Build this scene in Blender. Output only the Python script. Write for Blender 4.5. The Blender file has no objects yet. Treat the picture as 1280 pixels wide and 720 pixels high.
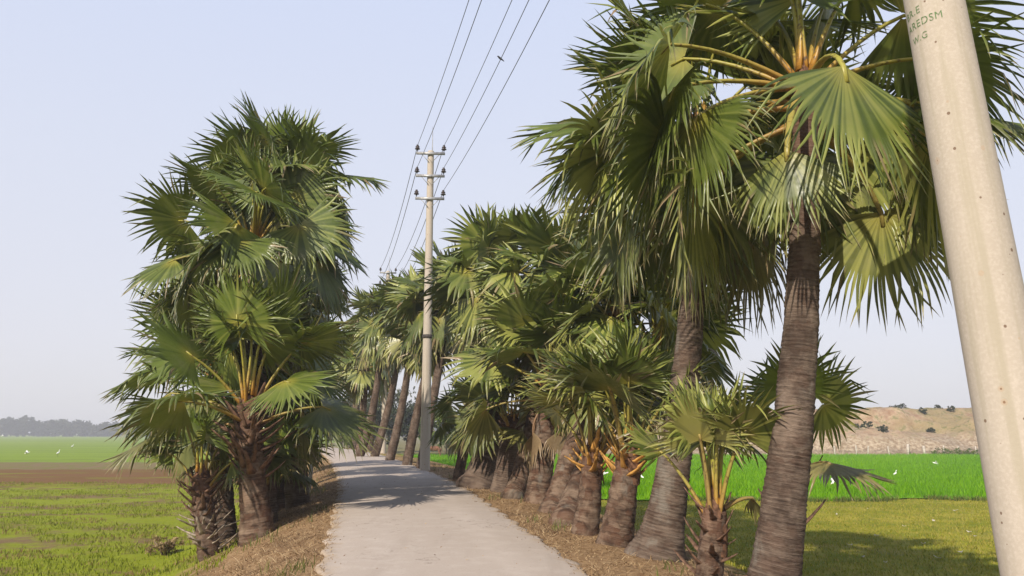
import bpy, math, random
import numpy as np
from mathutils import Vector, Matrix, noise as mnoise

sc = bpy.context.scene
COL = sc.collection
R = math.radians
PI = math.pi
rng = np.random.default_rng(7)
random.seed(7)

# ------------------------------------------------------------------ camera
F = 1000.0                       # focal length in pixels of the 1280 px photograph
PITCH = math.atan(181 / F)
CP, SP = math.cos(PITCH), math.sin(PITCH)
CAM = np.array([0.0, 0.0, 1.7])
cam = bpy.data.cameras.new('camera'); cam_o = bpy.data.objects.new('camera', cam); COL.objects.link(cam_o)
cam_o.location = CAM; cam_o.rotation_euler = (PI / 2 + PITCH, 0, 0)
cam.sensor_width = 36; cam.lens = 36 * F / 1280; cam.clip_end = 8000; cam.clip_start = .05
sc.camera = cam_o

def ray(px, py):
    x = (px - 640) / F; y = (360 - py) / F
    return np.array([x, CP - y * SP, SP + y * CP])
def at(px, py, Y):
    d = ray(px, py); return CAM + d * (Y / d[1])

# ------------------------------------------------------------------ road line and terrain
_ctrl = np.array([(4.1, -15, -.12), (2.1, -5, -.04), (1.15, 0, 0), (-.58, 8.85, .21), (-1.75, 15, .36), (-2.95, 21, .47), (-5.35, 31, .55),
                  (-8.7, 44, .57), (-12.4, 56, .57), (-17.5, 68, .56), (-25, 80, .5), (-30.5, 93, .4), (-34, 108, .3), (-36, 124, .3)])
def catmull(P, n=12):
    out = []
    for i in range(len(P) - 1):
        p0 = P[max(i - 1, 0)]; p1 = P[i]; p2 = P[i + 1]; p3 = P[min(i + 2, len(P) - 1)]
        for k in range(n):
            t = k / n
            out.append(.5 * ((2 * p1) + (-p0 + p2) * t + (2 * p0 - 5 * p1 + 4 * p2 - p3) * t * t + (-p0 + 3 * p1 - 3 * p2 + p3) * t ** 3))
    out.append(P[-1]); return np.array(out)
ROAD = catmull(_ctrl, 12)
HW = 1.42
def road_sd(x, y):
    x = np.asarray(x, float).ravel(); y = np.asarray(y, float).ravel()
    best = np.full(x.shape, 1e18); s = np.zeros(x.shape); z = np.zeros(x.shape)
    for i in range(len(ROAD) - 1):
        a, b = ROAD[i], ROAD[i + 1]
        dx, dy = b[0] - a[0], b[1] - a[1]; L2 = dx * dx + dy * dy
        t = np.clip(((x - a[0]) * dx + (y - a[1]) * dy) / L2, 0, 1)
        ex, ey = x - (a[0] + t * dx), y - (a[1] + t * dy)
        d2 = ex * ex + ey * ey; m = d2 < best
        best = np.where(m, d2, best)
        sg = np.where(ex * dy - ey * dx > 0, 1.0, -1.0)
        s = np.where(m, sg * np.sqrt(d2), s); z = np.where(m, a[2] + t * (b[2] - a[2]), z)
    return s, z
def sstep(a, b, v):
    t = np.clip((v - a) / (b - a), 0, 1); return t * t * (3 - 2 * t)
def wob(x, y):
    return (np.sin(1.9 * x + .7 * y) * np.sin(1.3 * y - .6 * x + 1) * .5 + np.sin(4.7 * x + 2.1) * np.sin(4.1 * y + .4 * x) * .3
            + np.sin(9.7 * x - 2 * y) * np.sin(8.9 * y + 1.7 * x) * .2)
FR, FL = -.85, -.92
def terrain(x, y):
    x = np.asarray(x, float); shp = x.shape
    x = x.ravel(); y = np.asarray(y, float).ravel()
    s, zr = road_sd(x, y)
    off = np.interp(s, [-2.9, -1.9, -1.4, 1.4, 2.4, 3.4], [-.42, -.12, -.01, -.01, -.05, -.17])
    a = np.abs(s)
    w = np.where(s > 0, sstep(3.1, 6.2, a), sstep(2.3, 5.2, a))
    field = np.where(s > 0, FR, FL) + .05 * wob(x * .12, y * .12)
    z = (zr + off) * (1 - w) + field * w
    near = 1 - sstep(40, 120, a)
    z += wob(x, y) * .035 * sstep(1.45, 2.2, a) * near
    z -= .10 * (1 - sstep(1.05, 1.36, a))
    return z.reshape(shp), s.reshape(shp)
def tz(x, y):
    return float(terrain(np.array([x]), np.array([y]))[0][0])
def on_ground(px, py):
    d = ray(px, py); lo, hi = 2.0, 400.0
    t = 2.0
    while t < 400:
        p = CAM + d * t
        if p[2] < tz(p[0], p[1]): hi = t; break
        lo = t; t *= 1.03
    for _ in range(18):
        m = (lo + hi) / 2; p = CAM + d * m
        if p[2] < tz(p[0], p[1]): hi = m
        else: lo = m
    return CAM + d * hi

# ------------------------------------------------------------------ mesh helpers
def mesh_np(name, V, quads=None, tris=None, attrs=None, smooth=False, uvs=None):
    me = bpy.data.meshes.new(name)
    V = np.asarray(V, np.float32).reshape(-1, 3)
    q = np.zeros((0, 4), np.int32) if quads is None else np.asarray(quads, np.int32).reshape(-1, 4)
    t = np.zeros((0, 3), np.int32) if tris is None else np.asarray(tris, np.int32).reshape(-1, 3)
    me.vertices.add(len(V)); me.vertices.foreach_set('co', V.ravel())
    loops = np.concatenate([q.ravel(), t.ravel()])
    me.loops.add(len(loops)); me.loops.foreach_set('vertex_index', loops)
    starts = np.concatenate([np.arange(len(q)) * 4, len(q) * 4 + np.arange(len(t)) * 3]).astype(np.int32)
    tot = np.concatenate([np.full(len(q), 4), np.full(len(t), 3)]).astype(np.int32)
    me.polygons.add(len(starts)); me.polygons.foreach_set('loop_start', starts); me.polygons.foreach_set('loop_total', tot)
    if smooth: me.polygons.foreach_set('use_smooth', np.ones(len(starts), bool))
    if attrs:
        for k, a in attrs.items():
            a = np.asarray(a, np.float32)
            if a.ndim == 1:
                at_ = me.attributes.new(k, 'FLOAT', 'POINT'); at_.data.foreach_set('value', a)
            else:
                at_ = me.attributes.new(k, 'FLOAT_VECTOR', 'POINT'); at_.data.foreach_set('vector', a.ravel())
    me.update(calc_edges=True); me.validate()
    return me
def obj(name, me, mat=None, parent=None):
    o = bpy.data.objects.new(name, me); COL.objects.link(o)
    if mat is not None and len(me.materials) == 0: me.materials.append(mat)
    if parent is not None: o.parent = parent
    return o
def empty(name, loc=(0, 0, 0), rot=(0, 0, 0)):
    o = bpy.data.objects.new(name, None); COL.objects.link(o); o.location = loc; o.rotation_euler = rot
    o.empty_display_size = .2; return o
def tag(o, label=None, cat=None, group=None, kind=None):
    if label: o['label'] = label
    if cat: o['category'] = cat
    if group: o['group'] = group
    if kind: o['kind'] = kind
    return o
class MB:
    def __init__(s): s.v = []; s.q = []; s.t = []; s.n = 0
    def add(s, V, q=None, t=None):
        V = np.asarray(V, float).reshape(-1, 3)
        if q is not None and len(q): s.q.append(np.asarray(q).reshape(-1, 4) + s.n)
        if t is not None and len(t): s.t.append(np.asarray(t).reshape(-1, 3) + s.n)
        s.v.append(V); s.n += len(V)
    def tube(s, P, rad, k=8, flat=1.0, caps=True):
        P = np.asarray(P, float); n = len(P); rad = np.broadcast_to(np.asarray(rad, float), (n,))
        T = np.gradient(P, axis=0); T /= np.linalg.norm(T, axis=1)[:, None] + 1e-9
        up = np.array([0, 0, 1.0]) if abs(T[0][2]) < .9 else np.array([1.0, 0, 0])
        V = []
        A = np.cross(T[0], up); A /= np.linalg.norm(A)
        for i in range(n):
            A = A - T[i] * A.dot(T[i]); A /= np.linalg.norm(A); B = np.cross(T[i], A)
            for j in range(k):
                a = 2 * PI * j / k
                V.append(P[i] + rad[i] * (math.cos(a) * A + math.sin(a) * B * flat))
        q = [[i * k + j, i * k + (j + 1) % k, (i + 1) * k + (j + 1) % k, (i + 1) * k + j] for i in range(n - 1) for j in range(k)]
        t = []
        if caps:
            V.append(P[0]); V.append(P[-1]); c0, c1 = n * k, n * k + 1
            t = [[c0, (j + 1) % k, j] for j in range(k)] + [[c1, (n - 1) * k + j, (n - 1) * k + (j + 1) % k] for j in range(k)]
        s.add(V, q, t); return s
    def box(s, c, size, rotz=0):
        hx, hy, hz = [v / 2 for v in size]; b = min(hx, hy, hz) * .25
        V = []
        for z, i in ((-hz, b), (-hz + b, 0), (hz - b, 0), (hz, b)):
            for x, y in ((-1, -1), (1, -1), (1, 1), (-1, 1)):
                V.append((x * (hx - i), y * (hy - i), z))
        V = np.array(V); cz, sz = math.cos(rotz), math.sin(rotz)
        V = np.stack([V[:, 0] * cz - V[:, 1] * sz, V[:, 0] * sz + V[:, 1] * cz, V[:, 2]], 1) + np.asarray(c)
        q = [[3, 2, 1, 0], [12, 13, 14, 15]] + [[i * 4 + j, i * 4 + (j + 1) % 4, i * 4 + 4 + (j + 1) % 4, i * 4 + 4 + j] for i in range(3) for j in range(4)]
        s.add(V, q); return s
    def lathe(s, prof, c=(0, 0, 0), k=12):
        P = np.asarray(prof, float); n = len(P); V = []
        for r, z in P:
            for j in range(k):
                a = 2 * PI * j / k; V.append((c[0] + r * math.cos(a), c[1] + r * math.sin(a), c[2] + z))
        q = [[i * k + j, i * k + (j + 1) % k, (i + 1) * k + (j + 1) % k, (i + 1) * k + j] for i in range(n - 1) for j in range(k)]
        s.add(V, q); return s
    def ball(s, c, r, k=10, m=7):
        r = np.broadcast_to(np.asarray(r, float), (3,)); V = []; c = np.asarray(c)
        for i in range(m + 1):
            f = PI * i / m
            for j in range(k):
                a = 2 * PI * j / k
                V.append(c + r * np.array([math.sin(f) * math.cos(a), math.sin(f) * math.sin(a), math.cos(f)]))
        q = [[i * k + j, (i + 1) * k + j, (i + 1) * k + (j + 1) % k, i * k + (j + 1) % k] for i in range(m) for j in range(k)]
        s.add(V, q); return s
    def mesh(s, name, smooth=False, attrs=None):
        q = np.concatenate(s.q) if s.q else None; t = np.concatenate(s.t) if s.t else None
        return mesh_np(name, np.concatenate(s.v), q, t, attrs, smooth)
    def build(s, name, mat, parent=None, smooth=False): return obj(name, s.mesh(name, smooth), mat, parent)

# ------------------------------------------------------------------ material helpers
class NT:
    def __init__(s, name):
        s.m = bpy.data.materials.new(name); s.m.use_nodes = True; s.t = s.m.node_tree; s.t.nodes.clear()
        s.out = s.t.nodes.new('ShaderNodeOutputMaterial')
    def n(s, typ, **kw):
        nd = s.t.nodes.new('ShaderNode' + typ)
        for k, v in kw.items(): setattr(nd, k, v)
        return nd
    def link(s, a, b): s.t.links.new(a, b)
    def put(s, sock, v):
        if hasattr(v, 'is_output') or isinstance(v, bpy.types.NodeSocket): s.link(v, sock)
        elif isinstance(v, (tuple, list)) and len(v) == 3 and sock.type == 'RGBA': sock.default_value = (*v, 1)
        else: sock.default_value = v
    def math(s, op, a, b=0.0, c=None, clamp=False):
        nd = s.n('Math', operation=op); nd.use_clamp = clamp
        s.put(nd.inputs[0], a); s.put(nd.inputs[1], b)
        if c is not None: s.put(nd.inputs[2], c)
        return nd.outputs[0]
    def mix(s, f, a, b, typ='MIX'):
        nd = s.n('Mix', data_type='RGBA', blend_type=typ)
        s.put(nd.inputs[0], f); s.put(nd.inputs[6], a); s.put(nd.inputs[7], b); return nd.outputs[2]
    def ramp(s, f, stops, interp='LINEAR'):
        nd = s.n('ValToRGB'); cr = nd.color_ramp; cr.interpolation = interp
        while len(cr.elements) < len(stops): cr.elements.new(.5)
        for e, (p, c) in zip(cr.elements, stops):
            e.position = p; e.color = (c, c, c, 1) if isinstance(c, (int, float)) else (*c, 1)
        s.put(nd.inputs[0], f); return nd.outputs[0]
    def maprange(s, v, a, b, c=0.0, d=1.0, smooth=True):
        nd = s.n('MapRange', interpolation_type='SMOOTHSTEP' if smooth else 'LINEAR')
        for i, k in enumerate((v, a, b, c, d)): s.put(nd.inputs[i], k)
        return nd.outputs[0]
    def noise(s, vec, scale, detail=4, rough=.55, dist=0.0):
        nd = s.n('TexNoise'); s.put(nd.inputs['Vector'], vec)
        nd.inputs['Scale'].default_value = scale; nd.inputs['Detail'].default_value = detail
        nd.inputs['Roughness'].default_value = rough; nd.inputs['Distortion'].default_value = dist
        return nd.outputs[0]
    def scale(s, vec, sx, sy, sz):
        nd = s.n('Mapping'); s.put(nd.inputs[0], vec); nd.inputs['Scale'].default_value = (sx, sy, sz); return nd.outputs[0]
    def attr(s, name, out='Fac'):
        nd = s.n('Attribute'); nd.attribute_name = name; return nd.outputs[out]
    def pos(s): return s.n('NewGeometry').outputs['Position']
    def objco(s): return s.n('TexCoord').outputs['Object']
    def bump(s, h, strength=.3, dist=.02):
        nd = s.n('Bump'); nd.inputs['Strength'].default_value = strength; nd.inputs['Distance'].default_value = dist
        s.put(nd.inputs['Height'], h); return nd.outputs[0]
    def bsdf(s, color, rough=.8, bump=None, spec=.3, metal=0.0):
        nd = s.n('BsdfPrincipled'); s.put(nd.inputs['Base Color'], color); s.put(nd.inputs['Roughness'], rough)
        nd.inputs['Specular IOR Level'].default_value = spec; nd.inputs['Metallic'].default_value = metal
        if bump is not None: s.link(bump, nd.inputs['Normal'])
        return nd.outputs[0]
    def done(s, sh):
        s.link(sh, s.out.inputs[0]); return s.m
def simple(name, col, rough=.7, var=.25, scale=6, spec=.3, metal=0.0, bump=.15):
    t = NT(name); c = t.objco(); n = t.noise(c, scale, 5)
    d = tuple(v * (1 - var) for v in col); l = tuple(min(1, v * (1 + var)) for v in col)
    return t.done(t.bsdf(t.mix(t.maprange(n, .3, .7), d, l), rough, t.bump(n, bump, .02), spec, metal))

# leaf: attribute leafdata = (segment tint, radius fraction, unused); object colour = (age, random, dry)
def leaf_material(name, young, old, trans, rough=.48, spec=.35):
    t = NT(name)
    ld = t.n('Attribute'); ld.attribute_name = 'leafdata'
    sp = t.n('SeparateXYZ'); t.link(ld.outputs['Vector'], sp.inputs[0])
    tint, rad = sp.outputs[0], sp.outputs[1]
    oi = t.n('ObjectInfo'); oc = t.n('SeparateColor'); t.link(oi.outputs['Color'], oc.inputs[0])
    age, rnd, dry = oc.outputs[0], oc.outputs[1], oc.outputs[2]
    p = t.pos(); nz = t.noise(p, 2.3, 3); nf = t.noise(p, 22, 3)
    base = t.mix(age, young, old)
    base = t.mix(t.math('MULTIPLY', t.maprange(t.math('ADD', t.math('MULTIPLY', tint, .55), t.math('MULTIPLY', rnd, .5)), .40, 1.0), .85), base, (.32, .33, .080))  # randomly paler segments: sunlit contrast put into the leaf colour
    base = t.mix(t.math('MULTIPLY', t.maprange(tint, .55, 0.0), .75), base, tuple(v * .45 for v in young))  # randomly darker segments: shade contrast put into the leaf colour
    # yellow-olive towards the leaf stalk, dried tips
    base = t.mix(t.math('MULTIPLY', t.maprange(rad, .30, .02), .55), base, (.34, .29, .045))
    tips = t.math('MULTIPLY', t.maprange(rad, .80, 1.0), t.maprange(t.math('ADD', nf, t.math('MULTIPLY', age, .25)), .45, .75))
    base = t.mix(t.math('MULTIPLY', tips, .85), base, (.27, .20, .11))
    drycol = t.mix(nf, (.30, .22, .12), (.16, .10, .055))
    base = t.mix(t.math('MULTIPLY', dry, t.maprange(t.math('ADD', nz, t.math('MULTIPLY', tint, .3)), .25, .6)), base, drycol)
    base = t.mix(t.math('MULTIPLY', sp.outputs[2], t.maprange(nf, .25, .5, .5, 1)), base, drycol)
    base = t.mix(t.maprange(nz, .50, .75, 0, .35), base, (.17, .155, .085))
    base = t.mix(.35, base, t.mix(nz, tuple(v * .0 for v in young), (1, 1, 1)), 'OVERLAY')
    b = t.bsdf(base, t.maprange(nf, .3, .7, rough - .08, rough + .12), None, spec)
    tr = t.n('BsdfTranslucent'); t.put(tr.inputs[0], t.mix(.5, base, trans, 'MIX'))
    ms = t.n('MixShader'); ms.inputs[0].default_value = .13
    t.link(b, ms.inputs[1]); t.link(tr.outputs[0], ms.inputs[2])
    return t.done(ms.outputs[0])
M = {}
M['leaf'] = leaf_material('palm_leaf', (.092, .136, .014), (.096, .118, .025), (.26, .32, .03), .40, .50)
M['petiole'] = None
def petiole_material():
    t = NT('palm_petiole'); oi = t.n('ObjectInfo'); oc = t.n('SeparateColor'); t.link(oi.outputs['Color'], oc.inputs[0])
    l = t.attr('along'); n = t.noise(t.pos(), 18, 4)
    c = t.mix(t.maprange(l, .0, .55), (.40, .19, .03), (.30, .29, .045))
    c = t.mix(t.math('MULTIPLY', oc.outputs[0], .55), c, (.26, .17, .065))
    c = t.mix(oc.outputs[2], c, (.22, .13, .07))
    c = t.mix(t.maprange(n, .52, .72), c, (.10, .06, .025))
    return t.done(t.bsdf(c, .42, t.bump(n, .2, .01), .4))
M['petiole'] = petiole_material()
def trunk_material(name, c1, c2, c3, ring, patch):
    t = NT(name)
    uv = t.n('Attribute'); uv.attribute_name = 'barkuv'; u = uv.outputs['Vector']      # (angle metres x, angle metres y, arc length)
    w = t.noise(u, 3.0, 4)
    stretched = t.scale(u, 3.5, 3.5, 46)
    fib = t.noise(stretched, 1.0, 5, .6, .3)
    fine = t.noise(t.scale(u, 10, 10, 130), 1.0, 3, .6)
    wv = t.n('TexWave', wave_type='BANDS', bands_direction='Z'); t.link(u, wv.inputs[0])
    wv.inputs['Scale'].default_value = ring; wv.inputs['Distortion'].default_value = 3.5; wv.inputs['Detail'].default_value = 3; wv.inputs['Detail Scale'].default_value = 2
    wn = t.n('TexNoise'); t.link(u, wn.inputs['Vector']); wn.inputs['Scale'].default_value = 7
    va = t.n('VectorMath', operation='MULTIPLY_ADD'); t.link(wn.outputs['Color'], va.inputs[0]); va.inputs[1].default_value = (.22, .22, .16); t.link(u, va.inputs[2])
    vor = t.n('TexVoronoi', feature='F1'); t.link(t.scale(va.outputs[0], 6, 6, 13), vor.inputs['Vector']); vor.inputs['Scale'].default_value = 1.0
    h = t.math('ADD', t.math('MULTIPLY', fib, .78), t.math('MULTIPLY', wv.outputs[0], .12))
    col = t.ramp(h, [(.22, c3), (.42, c2), (.68, c1)])
    cell = t.n('SeparateColor'); t.link(vor.outputs['Color'], cell.inputs[0])
    col = t.mix(t.math('MULTIPLY', t.maprange(cell.outputs[0], .35, .75), patch), col, (c3[0] * 1.7, c3[1] * 1.15, c3[2] * .9))
    col = t.mix(t.math('MULTIPLY', t.maprange(vor.outputs['Distance'], .45, .8), patch), col, tuple(v * .4 for v in c3))
    col = t.mix(t.maprange(w, .48, .70, 0, .55), col, tuple(v * 1.25 for v in c1))
    # grey lichen near the base, reddish fibre towards the crown
    hf = t.attr('hfrac')
    col = t.mix(t.maprange(hf, .62, 1.0, 0, .7), col, t.mix(fib, (.08, .040, .027), (.22, .12, .075)))
    big = t.noise(t.scale(u, 1.6, 1.6, 1.1), 1.0, 5, .65); col = t.mix(t.maprange(big, .50, .66, 0, .6), col, tuple(v * .75 for v in c3)); col = t.mix(t.maprange(big, .42, .30, 0, .5), col, (.21, .195, .165))
    hh = t.math('ADD', t.math('ADD', h, t.math('MULTIPLY', fine, .35)), t.math('MULTIPLY', big, .8))
    return t.done(t.bsdf(col, .92, t.bump(hh, .8, .03), .12))
M['trunk'] = trunk_material('palm_trunk', (.185, .140, .108), (.105, .076, .058), (.040, .027, .021), 6.5, .3)
M['trunk_scar'] = trunk_material('palm_trunk_scarred', (.225, .165, .118), (.135, .090, .064), (.048, .029, .020), 2.0, .55)
M['leafbase'] = simple('palm_leaf_base', (.115, .068, .045), .85, .55, 14, .15)
M['leafbase_pale'] = simple('palm_leaf_base_weathered', (.27, .225, .175), .85, .45, 14, .15)
M['leafbase_orange'] = simple('palm_leaf_base_fresh', (.38, .20, .05), .6, .45, 10, .3)
M['fibre'] = simple('palm_fibre', (.12, .065, .040), .95, .6, 22, .1)

def concrete_pole():
    t = NT('pole_concrete'); c = t.objco()
    n1 = t.noise(c, 3, 5); n2 = t.noise(c, 60, 4); st = t.noise(t.scale(c, 14, 14, .5), 1.0, 4)
    col = t.mix(n1, (.37, .32, .26), (.44, .385, .32))
    col = t.mix(t.maprange(n2, .40, .75, 0, .35), col, (.55, .49, .42))
    col = t.mix(t.maprange(st, .50, .70, 0, .75), col, (.34, .30, .225))
    v = t.n('TexVoronoi', feature='F1'); t.link(t.scale(c, 1, 1, .9), v.inputs['Vector']); v.inputs['Scale'].default_value = 19
    cc = t.n('SeparateColor'); t.link(v.outputs['Color'], cc.inputs[0])
    thr = t.math('MULTIPLY', t.math('POWER', cc.outputs[0], 1.8), .19)
    pit = t.math('MULTIPLY', t.math('LESS_THAN', v.outputs['Distance'], thr), t.math('GREATER_THAN', cc.outputs[1], .15))
    col = t.mix(t.math('MULTIPLY', pit, .85), col, (.14, .085, .055))
    rust = t.math('MULTIPLY', t.math('LESS_THAN', v.outputs['Distance'], t.math('MULTIPLY', thr, 2.1)), t.math('GREATER_THAN', cc.outputs[1], .8))
    col = t.mix(t.math('MULTIPLY', rust, .2), col, (.40, .22, .10))
    hh = t.math('SUBTRACT', t.math('MULTIPLY', n2, .3), pit)
    return t.done(t.bsdf(col, .85, t.bump(hh, .5, .006), .2))
M['pole'] = concrete_pole()
M['steel'] = simple('galvanised_steel', (.30, .30, .30), .5, .3, 12, .5, .4)
M['band'] = simple('dark_band', (.06, .05, .045), .7, .3)
M['insulator'] = simple('glazed_insulator', (.035, .022, .02), .25, .3, 8, .5)
M['wire'] = simple('aluminium_wire', (.13, .13, .14), .6, .15, 8, .4, .2)
def stencil():
    t = NT('stencil_paint'); n = t.noise(t.objco(), 55, 3); 
    return t.done(t.bsdf(t.mix(t.maprange(n, .55, .70), (.10, .17, .07), (.38, .335, .27)), .8))
M['stencil'] = stencil()

# ------------------------------------------------------------------ ground
def axis(fine0, fine1, step, lo, hi, grow=1.09):
    a = list(np.arange(fine0, fine1 + 1e-6, step)); s = step; v = fine1
    while v < hi: s *= grow; v += s; a.append(min(v, hi))
    s = step; v = fine0; b = []
    while v > lo: s *= grow; v -= s; b.append(max(v, lo))
    return np.array(sorted(set(b)) + a)
xs = axis(-22, 18, .25, -2500, 2500); ys = axis(-2, 58, .25, -220, 3000)
X, Yg = np.meshgrid(xs, ys); Z, S = terrain(X, Yg)
nx, ny = len(xs), len(ys)
idx = np.arange(nx * ny).reshape(ny, nx)
q = np.stack([idx[:-1, :-1], idx[:-1, 1:], idx[1:, 1:], idx[1:, :-1]], -1).reshape(-1, 4)
g_me = mesh_np('ground', np.stack([X, Yg, Z], -1), q, attrs={'side': S.ravel()}, smooth=True)
def ground_material():
    t = NT('ground_soil_grass'); p = t.pos(); sx = t.n('SeparateXYZ'); t.link(p, sx.inputs[0])
    x, y = sx.outputs[0], sx.outputs[1]; s = t.attr('side'); a = t.math('ABSOLUTE', s)
    nb = t.noise(p, .22, 4); nm = t.noise(p, 1.1, 5, .6); nf = t.noise(p, 9, 5, .65); nff = t.noise(p, 45, 4, .6)
    lx = t.scale(p, .10, .42, 1); nl = t.noise(lx, 1.0, 5, .6, .4); nl2 = t.noise(t.scale(p, .02, .13, 1), 1.0, 4, .6)
    # left: wet stubble field with green regrowth
    green = t.mix(nf, (.14, .18, .010), (.27, .30, .018)); brown = t.mix(nf, (.11, .068, .034), (.25, .175, .085))
    left = t.mix(t.maprange(t.math('ADD', t.math('MULTIPLY', nl, .6), t.math('MULTIPLY', nm, .45)), .50, .63), green, brown)
    left = t.mix(t.maprange(nff, .60, .72, 0, .6), left, (.05, .06, .012))
    yw = t.math('ADD', y, t.math('MULTIPLY', t.math('SUBTRACT', nl2, .5), 9.0))
    yw = t.math('ADD', yw, t.math('MULTIPLY', t.math('SUBTRACT', nm, .5), 5.0))
    plough = t.mix(nl, (.10, .042, .018), (.21, .10, .045))
    left = t.mix(t.math('MULTIPLY', t.math('MULTIPLY', t.maprange(yw, 39, 43.5), t.maprange(nl, .34, .48, .45, 1)), .9), left, plough)
    rough_ = t.mix(t.maprange(nm, .4, .6), (.15, .15, .03), (.20, .13, .08))
    left = t.mix(t.maprange(yw, 58, 60), left, rough_)
    far = t.mix(nl2, (.12, .19, .018), (.23, .31, .020)); far = t.mix(t.maprange(nl, .58, .66, 0, .35), far, (.10, .11, .035))
    left = t.mix(t.maprange(yw, 72, 75), left, far)
    # right: cropped olive grass
    right = t.mix(t.maprange(nl, .35, .65), (.20, .20, .018), (.34, .29, .048)); right = t.mix(t.maprange(nm, .40, .62, 0, .8), right, (.15, .18, .014))
    right = t.mix(t.maprange(nff, .56, .75, 0, .45), right, (.10, .12, .012)); right = t.mix(t.maprange(nb, .54, .66, 0, .6), right, (.27, .20, .075))
    right = t.mix(t.maprange(yw, 84, 92), right, (.17, .15, .06))
    c = t.mix(t.maprange(s, -.5, .5), left, right)
    # dry verge
    straw = t.mix(t.maprange(nf, .3, .7), (.19, .112, .056), (.34, .23, .125)); straw = t.mix(t.maprange(nm, .50, .68, 0, .8), straw, (.13, .078, .042))
    straw = t.mix(t.maprange(nff, .55, .7, 0, .5), straw, (.10, .06, .03))
    w = t.maprange(t.math('ADD', a, t.math('MULTIPLY', t.math('SUBTRACT', nm, .5), 2.2)), 3.3, 4.3)
    w = t.math('MAXIMUM', w, t.math('MULTIPLY', t.maprange(y, 28, 50), t.maprange(nm, .4, .6)))
    c = t.mix(w, straw, c)
    h = t.math('ADD', nm, t.math('ADD', t.math('MULTIPLY', nf, .5), t.math('MULTIPLY', nff, .25)))
    return t.done(t.bsdf(c, .95, t.bump(h, .55, .12), .1))
tag(obj('ground', g_me, ground_material()), 'grassy fields and dry road verges around the lane', None, None, 'structure')

# road slab
rc = []; tn = np.gradient(ROAD[:, :2], axis=0); tn /= np.linalg.norm(tn, axis=1)[:, None]
fine_i = np.linspace(0, len(ROAD) - 1, 620)
RP = np.stack([np.interp(fine_i, np.arange(len(ROAD)), ROAD[:, k]) for k in range(3)], 1)
tn = np.gradient(RP[:, :2], axis=0); tn /= np.linalg.norm(tn, axis=1)[:, None]
nr = np.stack([tn[:, 1], -tn[:, 0]], 1)
V = []
for i in range(len(RP)):
    e = [HW + .035 * math.sin(i * .9 + k) + .05 * rng.random() for k in (0, 2)]
    for sgn_s, dz in ((-e[0] - .02, -.14), (-e[0], -.012), (-e[0] + .05, 0), (-.7, .02), (0, .028), (.7, .02), (e[1] - .05, 0), (e[1], -.012), (e[1] + .02, -.14)):
        V.append((RP[i, 0] + nr[i, 0] * sgn_s, RP[i, 1] + nr[i, 1] * sgn_s, RP[i, 2] + dz))
k = 9
q = [[i * k + j, i * k + j + 1, (i + 1) * k + j + 1, (i + 1) * k + j] for i in range(len(RP) - 1) for j in range(k - 1)]
side = np.tile([-1.45, -1.43, -1.38, -.7, 0, .7, 1.38, 1.43, 1.45], len(RP))
r_me = mesh_np('road', V, q, attrs={'side': side})
def road_material():
    t = NT('road_concrete'); p = t.pos(); a = t.math('ABSOLUTE', t.attr('side'))
    n0 = t.noise(p, .5, 5); n1 = t.noise(p, 3.5, 5, .6); n2 = t.noise(p, 60, 4, .6); ns = t.noise(t.scale(p, 3.0, .35, 1), 1.0, 4)
    c = t.mix(n0, (.375, .315, .265), (.445, .38, .325)); c = t.mix(t.maprange(n1, .45, .72, 0, .5), c, (.48, .42, .365))
    c = t.mix(t.maprange(ns, .55, .72, 0, .35), c, (.32, .265, .22)); c = t.mix(t.maprange(n2, .55, .75, 0, .45), c, (.29, .24, .20))
    c = t.mix(t.maprange(t.math('ADD', a, t.math('MULTIPLY', t.math('SUBTRACT', n1, .5), .8)), 1.25, 1.50, 0, .75), c, (.33, .235, .14))
    vo = t.n('TexVoronoi', feature='DISTANCE_TO_EDGE'); vw = t.n('TexNoise'); t.link(p, vw.inputs['Vector']); vw.inputs['Scale'].default_value = 2.2; vw.inputs['Detail'].default_value = 5
    vm = t.n('VectorMath', operation='MULTIPLY_ADD'); t.link(vw.outputs['Color'], vm.inputs[0]); vm.inputs[1].default_value = (.9, .9, .9); t.link(t.scale(p, .42, .36, .4), vm.inputs[2])
    t.link(vm.outputs[0], vo.inputs['Vector']); vo.inputs['Scale'].default_value = 1.0
    crack = t.math('MULTIPLY', t.maprange(vo.outputs['Distance'], .010, .003), t.maprange(n0, .48, .60)); c = t.mix(t.math('MULTIPLY', crack, .6), c, (.16, .125, .10))
    wheel = t.math('MULTIPLY', t.maprange(t.math('ABSOLUTE', t.math('SUBTRACT', a, .68)), .30, .05), t.maprange(n1, .3, .7, .15, .55)); c = t.mix(t.math('MULTIPLY', wheel, .6), c, (.50, .435, .38))
    peb = t.n('TexVoronoi', feature='F1'); t.link(p, peb.inputs['Vector']); peb.inputs['Scale'].default_value = 34; pc = t.n('SeparateColor'); t.link(peb.outputs['Color'], pc.inputs[0])
    c = t.mix(t.math('MULTIPLY', t.math('LESS_THAN', peb.outputs['Distance'], .28), t.maprange(pc.outputs[0], .72, .95, 0, .7)), c, t.mix(pc.outputs[1], (.22, .17, .13), (.56, .50, .44)))
    return t.done(t.bsdf(c, .9, t.bump(t.math('ADD', n2, n1), .25, .008), .15))
tag(obj('road', r_me, road_material()), 'pale concrete lane bending left between the palms', None, None, 'structure')

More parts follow.
